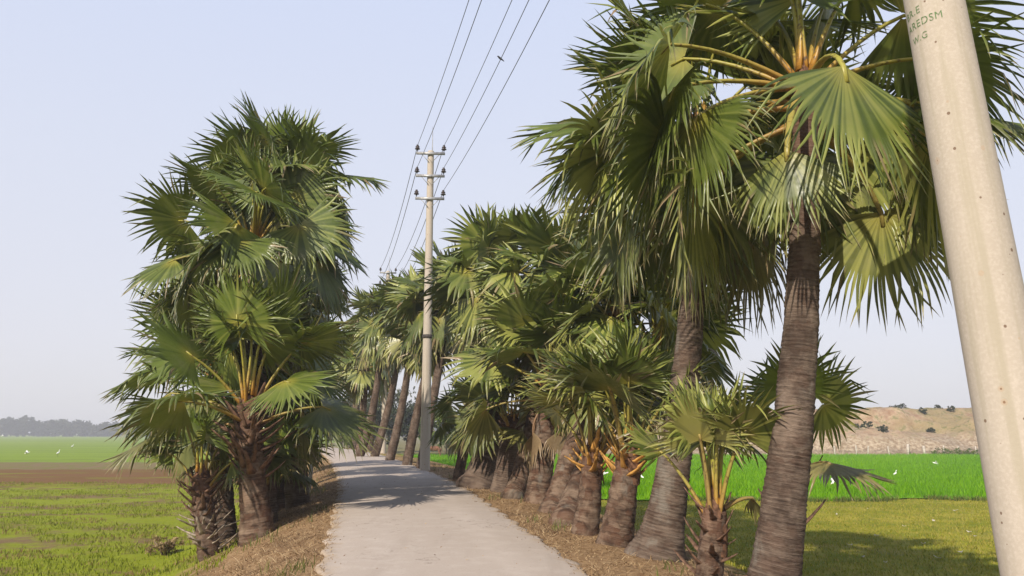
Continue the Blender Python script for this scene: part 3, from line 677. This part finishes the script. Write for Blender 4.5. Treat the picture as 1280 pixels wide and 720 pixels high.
P2b = base_at(531, 589, 26.2); P3b = base_at(479, 560, 47.0)
b1 = at(1310, 720, 3.72); P1b = np.array([b1[0] + .05, b1[1], tz(b1[0], b1[1])])
p2, ins = make_pole(P2b, (0, 0, R(4)), 'upright concrete utility pole with three crossarms in the middle of the palm row')
p1, _ = make_pole(P1b, (R(-4), R(-1.6), R(8)), 'close leaning concrete pole with faded green stencilled letters')
p3, _ = make_pole(P3b, (0, 0, R(8)), 'distant utility pole showing only its top above the far palms')
bpy.context.view_layer.update()
names = {(-1, 0): 'top left', (-1, 1): 'middle left', (1, 0): 'top right', (1, 1): 'middle right', (1, 2): 'lowest right'}
for key, nm in names.items():
    pts = [o.matrix_world @ ins[key] for o in (p1, p2, p3)]
    for a, b_, sag, where in ((pts[0], pts[1], .42, 'near overhead wire leaving the %s insulator of the upright pole towards the sky'), (pts[1], pts[2], .55, 'far overhead wire from the %s insulator of the upright pole to the distant pole')):
        P = [np.array(a.lerp(b_, t)) - np.array([0, 0, 4 * sag * t * (1 - t)]) for t in np.linspace(0, 1, 30)]
        o = MB().tube(P, .0085 if where[0] == 'n' else .012, 5).build('power_line', M['wire']); tag(o, where % nm, 'power line', 'overhead power lines')
        if key == (1, 1) and where[0] == 'n': BIRD_WIRE = P
# stencil on the near pole
def stencil_part(root, text, zc, size, ang0):
    cu = bpy.data.curves.new('lettering', 'FONT'); cu.body = text; cu.size = size; cu.align_x = 'LEFT'; cu.space_character = 1.12
    ob = bpy.data.objects.new('tmp', cu); COL.objects.link(ob)
    dg = bpy.context.evaluated_depsgraph_get(); me = bpy.data.meshes.new_from_object(ob.evaluated_get(dg))
    bpy.data.objects.remove(ob)
    for v in me.vertices:
        zz = zc + v.co.y; rr = RB + (RT - RB) * (zz + .3) / (POLE_H + .3) + .0016
        a = ang0 + v.co.x / rr * .86
        v.co = (rr * math.cos(a), rr * math.sin(a), zz)
    me.materials.clear(); o = obj('lettering', me, M['stencil'], root); return o
to_cam = math.atan2(CAM[1] - P1b[1], CAM[0] - P1b[0]) - R(8)
z_t = 3.72 - P1b[2]
stencil_part(p1, 'BR.E', z_t + .180, .060, to_cam - 1.20)
stencil_part(p1, 'AREDSM', z_t + .105, .060, to_cam - 1.20)
stencil_part(p1, 'W.G', z_t + .025, .054, to_cam - 1.02)

# ------------------------------------------------------------------ hill, fence, background trees
hx = np.arange(-12, 120, .5); hy = np.concatenate([np.arange(89, 112, .4), np.arange(112, 240, 4.0)])
HX, HY = np.meshgrid(hx, hy)
fz = np.array([[mnoise.fractal(Vector((a * .07, b * .09, 3.1)), 1.0, 2.0, 5) for a in hx] for b in hy])
fz2 = np.array([[mnoise.fractal(Vector((a * .35, b * .4, 8.1)), 1.0, 2.0, 3) for a in hx] for b in hy])
front = 92 + 1.5 * np.sin(hx * .13)[None]
top = (4.35 + .012 * HX) * sstep(-10, 6, HX)
HZ = -1.4 + sstep(-.04, .30, (HY - front + 2.5 * fz) / 20) * top * .60 + sstep(.38, .80, (HY - front + 4 * fz) / 20) * (top * .40 + 1.2 * sstep(-10, 6, HX)) + (fz * .50 + fz2 * .55) * sstep(0, .25, (HY - front) / 22) * sstep(-10, 0, HX)
ii = np.arange(HX.size).reshape(HX.shape); q = np.stack([ii[:-1, :-1], ii[:-1, 1:], ii[1:, 1:], ii[1:, :-1]], -1).reshape(-1, 4)
def hill_material():
    t = NT('hill_earth'); p = t.pos(); n1 = t.noise(p, .12, 5, .6); n2 = t.noise(p, .7, 5, .65); n3 = t.noise(p, 3, 4); z = t.n('SeparateXYZ'); t.link(p, z.inputs[0])
    hz = z.outputs[2]
    c = t.mix(t.maprange(n2, .35, .65), (.25, .155, .095), (.45, .335, .225)); c = t.mix(t.maprange(n1, .42, .6, 0, .85), c, t.mix(n3, (.19, .155, .07), (.34, .26, .14)))
    c = t.mix(t.maprange(t.math('ADD', n2, t.math('MULTIPLY', n3, .4)), .70, .86, 0, .8), c, (.13, .13, .045))
    low = t.mix(t.maprange(n3, .35, .65), (.23, .165, .105), (.41, .33, .235))
    c = t.mix(t.maprange(t.math('ADD', hz, t.math('MULTIPLY', n2, 2.2)), 3.3, 1.7), c, low)
    c = t.mix(t.maprange(t.math('ADD', hz, t.math('MULTIPLY', n3, 1.5)), 1.0, .2, 0, .6), c, (.17, .13, .09))
    return t.done(t.bsdf(c, .95, t.bump(t.math('ADD', n2, n3), .7, .3), .08))
tag(obj('hill', mesh_np('hill', np.stack([HX, HY, HZ], -1), q, smooth=True), hill_material()), 'low bare earth bank behind the paddy', None, None, 'structure')
def hill_z(x, y):
    j = int(np.argmin(abs(hx - x))); i = int(np.argmin(abs(hy - y))); return float(HZ[i, j])

# fence of pale posts along the foot of the bank
fo = empty('fence', (40, 91, FR)); tag(fo, 'row of pale thin posts along the foot of the earth bank', 'fence')
post_b = MB(); post_b.box((0, 0, .65), (.12, .12, 1.5)); post_me = post_b.mesh('post'); post_me.materials.append(simple('post_concrete', (.42, .37, .31), .9, .3))
pts_f = []
for i, xx in enumerate(np.arange(2, 78, 2.0)):
    o = obj('post', post_me, None, fo); yy = 91 + .4 * math.sin(i * 1.3); o.location = (xx - 40 + rng.normal(0, .25), yy - 91, rng.normal(-.25, .12)); o.rotation_euler = (rng.normal(0, .04), rng.normal(0, .05), rng.random())
    o.scale = (1 + (rng.random() < .2) * .8,) * 2 + (1,)
    pts_f.append((o.location.x, o.location.y, .55))
wb = MB(); wb.tube(pts_f, .012, 4); wb.build('wire', M['wire'], fo)

def leaf_cloud(cx, r, ncl, per, size, seed, flat=.75):
    """leaf sized faces in clumps through an uneven crown volume"""
    g = np.random.default_rng(seed); u = nrm(g.normal(0, 1, (ncl, 3))); rad = g.random(ncl) ** .45
    C = np.asarray(cx) + u * rad[:, None] * np.asarray(r); 
    cs = (.16 + .20 * g.random(ncl)) * np.mean(r)
    P = np.repeat(C, per, 0) + nrm(g.normal(0, 1, (ncl * per, 3))) * (np.repeat(cs, per) * g.random(ncl * per) ** .4)[:, None] * np.array([1.1, 1.1, flat])
    a = nrm(g.normal(0, 1, P.shape)); b = nrm(np.cross(a, g.normal(0, 1, P.shape))); s_ = (size * (.6 + .8 * g.random(len(P))))[:, None]
    V = np.stack([P - a * s_, P - b * s_ * .45, P + a * s_, P + b * s_ * .45], 1)
    return V.reshape(-1, 3), np.arange(len(P) * 4).reshape(-1, 4), np.repeat(np.repeat(g.random(ncl), per) * .6 + g.random(len(P)) * .4, 4)
def foliage(name, c0, c1, c2): return blade_material(name, c0, c1, c2, .25)
M['crown_dull'] = foliage('dull_foliage', (.035, .045, .022), (.07, .085, .040), (.12, .12, .065))
M['crown_green'] = foliage('fresh_foliage', (.04, .065, .015), (.09, .13, .022), (.18, .19, .035))
M['crown_dark'] = foliage('dark_foliage', (.020, .030, .014), (.035, .05, .020), (.06, .07, .03))
M['bark'] = simple('bark', (.16, .12, .09), .95, .4, 5, .1)
def broad_tree(label, px, Y, top_py, w, mat, seed, group='trees behind the bend of the lane'):
    g = np.random.default_rng(seed); p = base_at(px, 545, Y); zt = at(px, top_py, Y)[2]; H = zt - p[2]
    root = empty('tree', p); tag(root, label, 'tree', group)
    b = MB(); th = H * .45; lean = g.normal(0, .06, 2)
    b.tube([(0, 0, -.2), (lean[0] * th, lean[1] * th, th * .5), (lean[0] * 2 * th, lean[1] * th, th * 1.2)], [.02 * H + .05, .015 * H + .04, .03], 8)
    for i in range(6):
        a = i * 2.4; z0 = th * (.5 + .1 * i); b.tube([(lean[0] * z0, 0, z0), (math.cos(a) * w * .25, math.sin(a) * w * .25, z0 + H * .18), (math.cos(a) * w * .42, math.sin(a) * w * .42, z0 + H * .3)], [.010 * H + .02, .008 * H, .01], 5)
    b.build('trunk', M['bark'], root, True)
    V, q_, t_ = leaf_cloud((0, 0, H * .60), (w / 2, w / 2, H * .40), 60, 34, .16 + .012 * H, seed + 5)
    o = obj('crown', mesh_np('crown', V, q_, None, {'tint': t_}), mat, root)
    return root
BT = [('dusty grey green tree where the lane disappears', 428, 98, 500, 6.5, 'crown_dull'), ('wide dusty tree behind the farthest palm', 448, 104, 492, 8, 'crown_dull'),
      ('dark roundish tree behind the red trunked palms', 474, 92, 498, 6.5, 'crown_dark'), ('tall dull tree between the two red trunked palms', 494, 108, 486, 8, 'crown_dull'),
      ('dark green tree just left of the upright pole', 514, 96, 497, 6, 'crown_dark'), ('yellow green tree above the paddy right of the upright pole', 556, 88, 512, 6, 'crown_green'),
      ('fresh green tree beside the small thin palm', 590, 92, 505, 7.5, 'crown_green'), ('dull bushy tree behind the mound footed palm', 622, 98, 508, 7, 'crown_dull'),
      ('low dark tree past the end of the left clump', 408, 112, 508, 8, 'crown_dull'), ('pale dusty tree on the skyline beyond the lane bend', 438, 130, 494, 9, 'crown_dull')]
for i, (lb, px, Y, tp, w, mk) in enumerate(BT): broad_tree(lb, px, Y, tp, w, M[mk], 300 + i)
def shrub(label, x, y, z, w, h, mat, seed, group=None, n=26, per=24, cat='shrub', name='shrub', size=.09):
    root = empty(name, (x, y, z)); tag(root, label, cat, group)
    V, q_, t_ = leaf_cloud((0, 0, h * .5), (w / 2, w / 2, h * .5), n, per, size, seed); V[:, 2] = np.maximum(V[:, 2], -.05)
    obj('foliage', mesh_np('foliage', V, q_, None, {'tint': t_}), mat, root)
    b = MB()
    for a in range(4): b.tube([(0, 0, -.1), (math.cos(a * 1.7) * w * .15, math.sin(a * 1.7) * w * .15, h * .35), (math.cos(a * 1.7) * w * .3, math.sin(a * 1.7) * w * .3, h * .7)], [.03, .02, .008], 5)
    b.build('stem', M['bark'], root)
p = base_at(433, 560, 58); shrub('rounded yellow green bush at the inside of the lane bend', p[0], p[1], p[2], 3.4, 1.5, M['crown_green'], 400)
for i, xx in enumerate((46.5, 48.4, 50.4, 52.3, 54.5)):
    shrub('leafy green crop bush in a row at the far paddy edge', xx, 88.5 + .3 * i, FR, 2.2, .9, M['crown_green'], 410 + i, 'crop bushes at the paddy edge', 18, 20)
spots = [(1040, 'left end'), (1072, ''), (1083, ''), (1117, ''), (1153, ''), (1172, ''), (1188, ''), (1098, ''), (1128, ''), (1100, ''), (1160, '')]
sh_l = ['dark bush alone at the left end of the bank top', 'small dark bush on the left bank slope', 'low dark scrub near the fence under the bank', 'dark bush on the bank skyline, left one of two', 'round dark bush high on the bank slope', 'small bush on the bank skyline near the leaning pole', 'larger dark bush on the upper bank close to the leaning pole',
        'low scrub bush halfway down the bank', 'brownish bush on the middle of the bank', 'tiny bush low on the pale part of the bank', 'small scrub bush below the round dark bush']
ypos = [106, 101, 96, 114, 108, 114, 109, 99, 112, 95.5, 103]
for (pxx, _), lb, yy in zip(spots, sh_l, ypos):
    xx = (pxx - 640) / F * yy * .99; shrub(lb, xx, yy, hill_z(xx, yy), 1.0 + rng.random() * .6, .75 + .3 * rng.random(), M['crown_dark'], int(pxx) + int(yy), 'bushes dotted over the bank', 22, 22)
dry_m = foliage('dry_bush', (.13, .085, .045), (.26, .18, .09), (.36, .27, .14))
p = on_ground(206, 694); shrub('low tuft of dry brown weeds in the field left of the low palm stub', p[0], p[1], p[2], .75, .42, dry_m, 460, None, 24, 30, 'weeds', 'dry_weeds', .035)

# far tree line on the left
tl = MB(); VV = []; QQ = []; TT = []; n0 = 0; g = np.random.default_rng(77)
xx = -480.0
while xx < 160:
    h_ = 7 + 5.5 * g.random() + 2.0 * math.sin(xx * .03); w_ = 9 + 9 * g.random(); y_ = 575 + g.normal(0, 10)
    V, q_, t_ = leaf_cloud((xx, y_, FL + h_ * .5), (w_ * .75, 6, h_ * .50), 46, 18, 1.5, int(1000 + xx) % 9999 + 600)
    VV.append(V); QQ.append(q_ + n0); TT.append(t_); n0 += len(V); xx += w_ * .55
tag(obj('far_treeline', mesh_np('far_treeline', np.concatenate(VV), np.concatenate(QQ), None, {'tint': np.concatenate(TT)}), M['crown_dark']), 'hazy line of trees along the far edge of the fields', None, None, 'stuff')

# ------------------------------------------------------------------ small things
white = simple('egret_white', (.80, .80, .78), .7, .06, 8, .2); beak = simple('beak_yellow', (.5, .33, .06), .5, .2); legm = simple('bird_leg', (.06, .055, .04), .6, .2)
def egret_standing(label, p, rot, sc_=1.0):
    root = empty('egret', p, (0, 0, rot)); root.scale = (sc_,) * 3; tag(root, label, 'bird', 'white egrets over the fields')
    b = MB(); b.tube([(-.26, 0, .36), (-.15, 0, .40), (0, 0, .45), (.12, 0, .49), (.18, 0, .58), (.15, 0, .68), (.20, 0, .77), (.26, 0, .79), (.30, 0, .785)], [.01, .06, .10, .075, .035, .026, .028, .034, .015], 10)
    b.build('body', white, root, True); MB().tube([(.29, 0, .785), (.40, 0, .77)], [.014, .003], 6).build('beak', beak, root)
    for sg in (-1, 1): MB().tube([(-.02, sg * .04, .40), (-.03, sg * .045, .2), (0, sg * .045, 0), (.06, sg * .05, -.01)], .009, 5).build('leg', legm, root)
def egret_flying(label, p, rot, sc_=1.0, up=.35):
    root = empty('egret', p, rot); root.scale = (sc_,) * 3; tag(root, label, 'bird', 'white egrets over the fields')
    b = MB(); b.tube([(-.34, 0, 0), (-.2, 0, 0), (0, 0, .01), (.16, 0, .02), (.22, 0, -.02), (.24, 0, .05), (.32, 0, .06)], [.02, .06, .085, .06, .035, .035, .016], 10)
    b.build('body', white, root, True); MB().tube([(.31, 0, .06), (.41, 0, .05)], [.013, .003], 6).build('beak', beak, root)
    for sg in (-1, 1):
        P_ = [(.02, sg * .04, .03), (.06, sg * .20, .03 + up * .18), (.02, sg * .36, .03 + up * .30), (-.10, sg * .50, .03 + up * .34)]; Q_ = [(-.14, sg * .04, .025), (-.15, sg * .20, .02 + up * .16), (-.18, sg * .36, .02 + up * .28), (-.16, sg * .50, .025 + up * .34)]
        V = []
        for dz in (.006, -.006): V += [np.array(v) + (0, 0, dz) for v in P_ + Q_]
        q_ = [[i, i + 1, i + 5, i + 4] for i in range(3)] + [[8 + i + 4, 8 + i + 5, 8 + i + 1, 8 + i] for i in range(3)] + [[i, 8 + i, 9 + i, i + 1] for i in range(3)] + [[i + 5, 13 + i, 12 + i, i + 4] for i in range(3)]
        m_ = MB(); m_.add(V, q_); m_.build('wing', white, root)
    MB().tube([(-.2, .02, -.02), (-.46, .02, -.03)], .010, 5).build('leg', legm, root); MB().tube([(-.2, -.02, -.02), (-.46, -.02, -.03)], .010, 5).build('leg', legm, root)
egret_flying('white egret in slanting flight over the paddy right of the nearest trunk', at(1043, 600, 30), (.4, R(55), R(195)), .62, .25)
for px, py, Y, rt, fl, lb in ((1119, 595, 44, .4, 0, 'white egret standing in the paddy near the middle'), (1169, 579, 62, 2.6, 1, 'white egret flying low over the far paddy by the leaning pole'), (803, 602, 42, 2.0, 0, 'white egret in the paddy just left of the flared palm'),
                        (757, 592, 46, .6, 1, 'white egret with spread wings between two scarred trunks'), (34, 566, 105, .3, 1, 'larger white egret flying over the left green field'), (72, 567, 100, 1.4, 0, 'white egret standing upright in the left green field'),
                        (90, 557, 130, 1.2, 0, 'small far egret nearest to the left palm clump'), (3, 545, 170, .2, 1, 'egret at the left edge under the far tree line')):
    p = at(px, py, Y)
    if fl: egret_flying(lb, p, (.2, R(-15), rt), .62 if px > 300 else 1.0, .6)
    else:
        if Y > 60: p = on_ground(px, py + 4)
        else: p[2] = max(tz(p[0], p[1]) + .16, p[2] - .35)
        egret_standing(lb, p, rt, .5 if px > 300 else .95)
# small bird on a wire
P = np.array(BIRD_WIRE); D = (P - CAM); pyy = 360 - F * (D @ np.array([0, -SP, CP])) / (D @ np.array([0, CP, SP]))
tt_ = np.interp(75, pyy, np.arange(len(P)), period=None) if pyy[0] < pyy[-1] else np.interp(-75, -pyy, np.arange(len(P)))
bp = np.array([np.interp(tt_, np.arange(len(P)), P[:, k_]) for k_ in range(3)])
br = empty('small_bird', bp, (0, 0, R(200))); br.scale = (.55,) * 3; tag(br, 'tiny dark bird perched on an overhead wire', 'bird'); dk = simple('dark_feathers', (.03, .03, .035), .6, .2)
MB().tube([(-.17, 0, -.03), (-.09, 0, .03), (0, 0, .075), (.06, 0, .12), (.085, 0, .15), (.11, 0, .15), (.14, 0, .145)], [.012, .03, .045, .04, .03, .026, .004], 8).build('body', dk, br, True)
for sg in (-1, 1): MB().tube([(0, sg * .012, .04), (.01, sg * .012, 0)], .005, 4).build('leg', legm, br)
# white marker post
p = on_ground(386, 616); mp = empty('marker_post', p, (R(2), R(3), .3)); tag(mp, 'thin pale roadside post in the shade under the left clump', 'post')
b = MB(); b.box((0, 0, .30), (.09, .09, .80)); b.build('shaft', simple('post_paint', (.50, .47, .42), .85, .2), mp)
# cow
def cow(p, rot):
    root = empty('cow', p, (0, 0, rot)); tag(root, 'small brown cow grazing beyond the paddy next to the upright pole', 'cow')
    J = [((0, 0, .95), .27), ((.38, 0, .97), .27), ((.62, 0, 1.0), .22), ((.86, 0, .92), .13), ((1.02, 0, .68), .12), ((1.16, 0, .42), .07), ((-.35, 0, .98), .27), ((-.58, 0, .98), .2)]
    E = [(0, 1), (1, 2), (2, 3), (3, 4), (4, 5), (0, 6), (6, 7)]
    def limb(par, pts):
        for pt, rr in pts: J.append((pt, rr)); E.append((par, len(J) - 1)); par = len(J) - 1
    for sg in (-1, 1):
        limb(2, [((.55, sg * .16, .68), .11), ((.57, sg * .16, .38), .06), ((.55, sg * .16, .02), .05)])
        limb(7, [((-.48, sg * .16, .66), .13), ((-.62, sg * .16, .42), .065), ((-.56, sg * .16, .02), .05)])
        limb(4, [((.98, sg * .12, .76), .03)])
    limb(7, [((-.74, 0, .9), .03), ((-.78, 0, .45), .025)])
    me = bpy.data.meshes.new('body'); me.from_pydata([j[0] for j in J], E, []); o = obj('body', me, simple('cow_hide', (.17, .075, .04), .8, .3), root)
    md = o.modifiers.new('skin', 'SKIN'); 
    for v, j in zip(me.skin_vertices[0].data, J): v.radius = (j[1], j[1])
    me.skin_vertices[0].data[0].use_root = True
    o.modifiers.new('sub', 'SUBSURF').levels = 1; o.modifiers['sub'].render_levels = 1
    for sg in (-1, 1): MB().tube([(.95, sg * .06, .84), (.98, sg * .14, .93), (1.02, sg * .13, 1.0)], [.02, .015, .004], 5).build('horn', legm, root)
p = base_at(543, 572, 84); cow(p, R(180))
# pale litter lying on the cropped grass
lit_m = simple('pale_litter', (.55, .50, .40), .8, .25)
lit = [(1046, 645), (1062, 684), (1079, 699), (1108, 706), (1171, 700), (1212, 667), (1219, 673), (1200, 693), (1154, 682), (1168, 653), (1195, 640), (1085, 638), (1130, 660), (1097, 672)]
for i, (px, py) in enumerate(lit):
    p = on_ground(px, py); g = np.random.default_rng(i); L = .035 + .05 * g.random(); n_ = 6
    top_ = [(L * (t - .5) * 2, w_ * L * .45 * math.sin(PI * min(max(t, .06), .94)), .03 + .05 * abs(t - .5) + .02 * g.random()) for t in np.linspace(0, 1, n_) for w_ in (-1, 1)]
    V = top_ + [(v[0], v[1], v[2] - .006) for v in top_]; q_ = [[2 * k_, 2 * k_ + 1, 2 * k_ + 3, 2 * k_ + 2] for k_ in range(n_ - 1)] + [[12 + 2 * k_ + 2, 12 + 2 * k_ + 3, 12 + 2 * k_ + 1, 12 + 2 * k_] for k_ in range(n_ - 1)] + [[2 * k_, 2 * k_ + 2, 14 + 2 * k_, 12 + 2 * k_] for k_ in range(n_ - 1)] + [[2 * k_ + 1, 13 + 2 * k_, 15 + 2 * k_, 2 * k_ + 3] for k_ in range(n_ - 1)]
    m_ = MB(); m_.add(V, q_); o = m_.build('dry_leaf', lit_m); o.location = (p[0], p[1], p[2] + .01); o.rotation_euler = (g.normal(0, .15), g.normal(0, .15), g.random() * 6)
    tag(o, 'pale curled dry leaf lying on the cropped grass by the leaning pole', 'leaf', 'pale dry leaves scattered on the grass')

# ------------------------------------------------------------------ air
hb = MB(); hb.add([(x_, y_, z_) for z_ in (-2.6, 15.5) for x_, y_ in ((-2550, -260), (2550, -260), (2550, 3060), (-2550, 3060))],
                  [[3, 2, 1, 0], [4, 5, 6, 7], [0, 1, 5, 4], [1, 2, 6, 5], [2, 3, 7, 6], [3, 0, 4, 7]])
hm = bpy.data.materials.new('haze_air'); hm.use_nodes = True; nt = hm.node_tree; nt.nodes.clear()
ho = nt.nodes.new('ShaderNodeOutputMaterial'); pv = nt.nodes.new('ShaderNodeVolumePrincipled'); pv.inputs['Color'].default_value = (.90, .92, .97, 1); pv.inputs['Density'].default_value = .0010
nt.links.new(pv.outputs[0], ho.inputs['Volume'])
tag(hb.build('haze', hm), 'thin pale haze over the fields', None, None, 'stuff')

# ------------------------------------------------------------------ light
EL = R(36.5); AZ = math.atan2(-.50, -.866)      # direction towards the sun, measured from +Y to +X
sd = Vector((math.sin(AZ) * math.cos(EL), math.cos(AZ) * math.cos(EL), math.sin(EL)))
sl = bpy.data.lights.new('sun', 'SUN'); sl.energy = 5.0; sl.angle = R(.6); sl.color = (1, .90, .77)
so = bpy.data.objects.new('sun', sl); COL.objects.link(so); so.rotation_euler = sd.to_track_quat('Z', 'Y').to_euler(); so.location = (0, -20, 30)
w = bpy.data.worlds.new('World'); sc.world = w; w.use_nodes = True; nt = w.node_tree; nt.nodes.clear()
wo = nt.nodes.new('ShaderNodeOutputWorld'); bg = nt.nodes.new('ShaderNodeBackground'); bg.inputs[1].default_value = .10
sky = nt.nodes.new('ShaderNodeTexSky'); sky.sky_type = 'NISHITA'; sky.sun_disc = False; sky.sun_elevation = EL; sky.sun_rotation = AZ % (2 * PI); sky.dust_density = 3.0; sky.air_density = 1.0
tc = nt.nodes.new('ShaderNodeTexCoord'); sx = nt.nodes.new('ShaderNodeSeparateXYZ'); nt.links.new(tc.outputs['Generated'], sx.inputs[0])
cr = nt.nodes.new('ShaderNodeValToRGB'); el = cr.color_ramp.elements
stops = [(0, (6.9, 6.85, 7.1)), (.10, (6.95, 6.95, 7.6)), (.30, (6.6, 6.9, 8.0)), (.52, (6.05, 6.65, 8.4)), (.70, (3.2, 3.9, 5.8)), (1, (1.8, 2.5, 4.4))]
while len(el) < len(stops): el.new(.5)
for e, (p_, c_) in zip(el, stops): e.position = p_; e.color = (*[v / 10 for v in c_], 1)
nt.links.new(sx.outputs[2], cr.inputs[0])
vm = nt.nodes.new('ShaderNodeVectorMath'); vm.operation = 'SCALE'; vm.inputs['Scale'].default_value = 10.6; nt.links.new(cr.outputs[0], vm.inputs[0])
mx = nt.nodes.new('ShaderNodeMix'); mx.data_type = 'RGBA'; mx.inputs[0].default_value = .85; nt.links.new(sky.outputs[0], mx.inputs[6]); nt.links.new(vm.outputs[0], mx.inputs[7])
nt.links.new(mx.outputs[2], bg.inputs[0]); nt.links.new(bg.outputs[0], wo.inputs[0])

sc.view_settings.view_transform = 'Standard'; sc.view_settings.look = 'None'; sc.view_settings.exposure = .22; sc.view_settings.gamma = 1
cy = sc.cycles; cy.use_denoising = True; cy.max_bounces = 6; cy.diffuse_bounces = 3; cy.glossy_bounces = 2; cy.transmission_bounces = 4; cy.volume_bounces = 0; cy.transparent_max_bounces = 4
cy.sample_clamp_indirect = 6
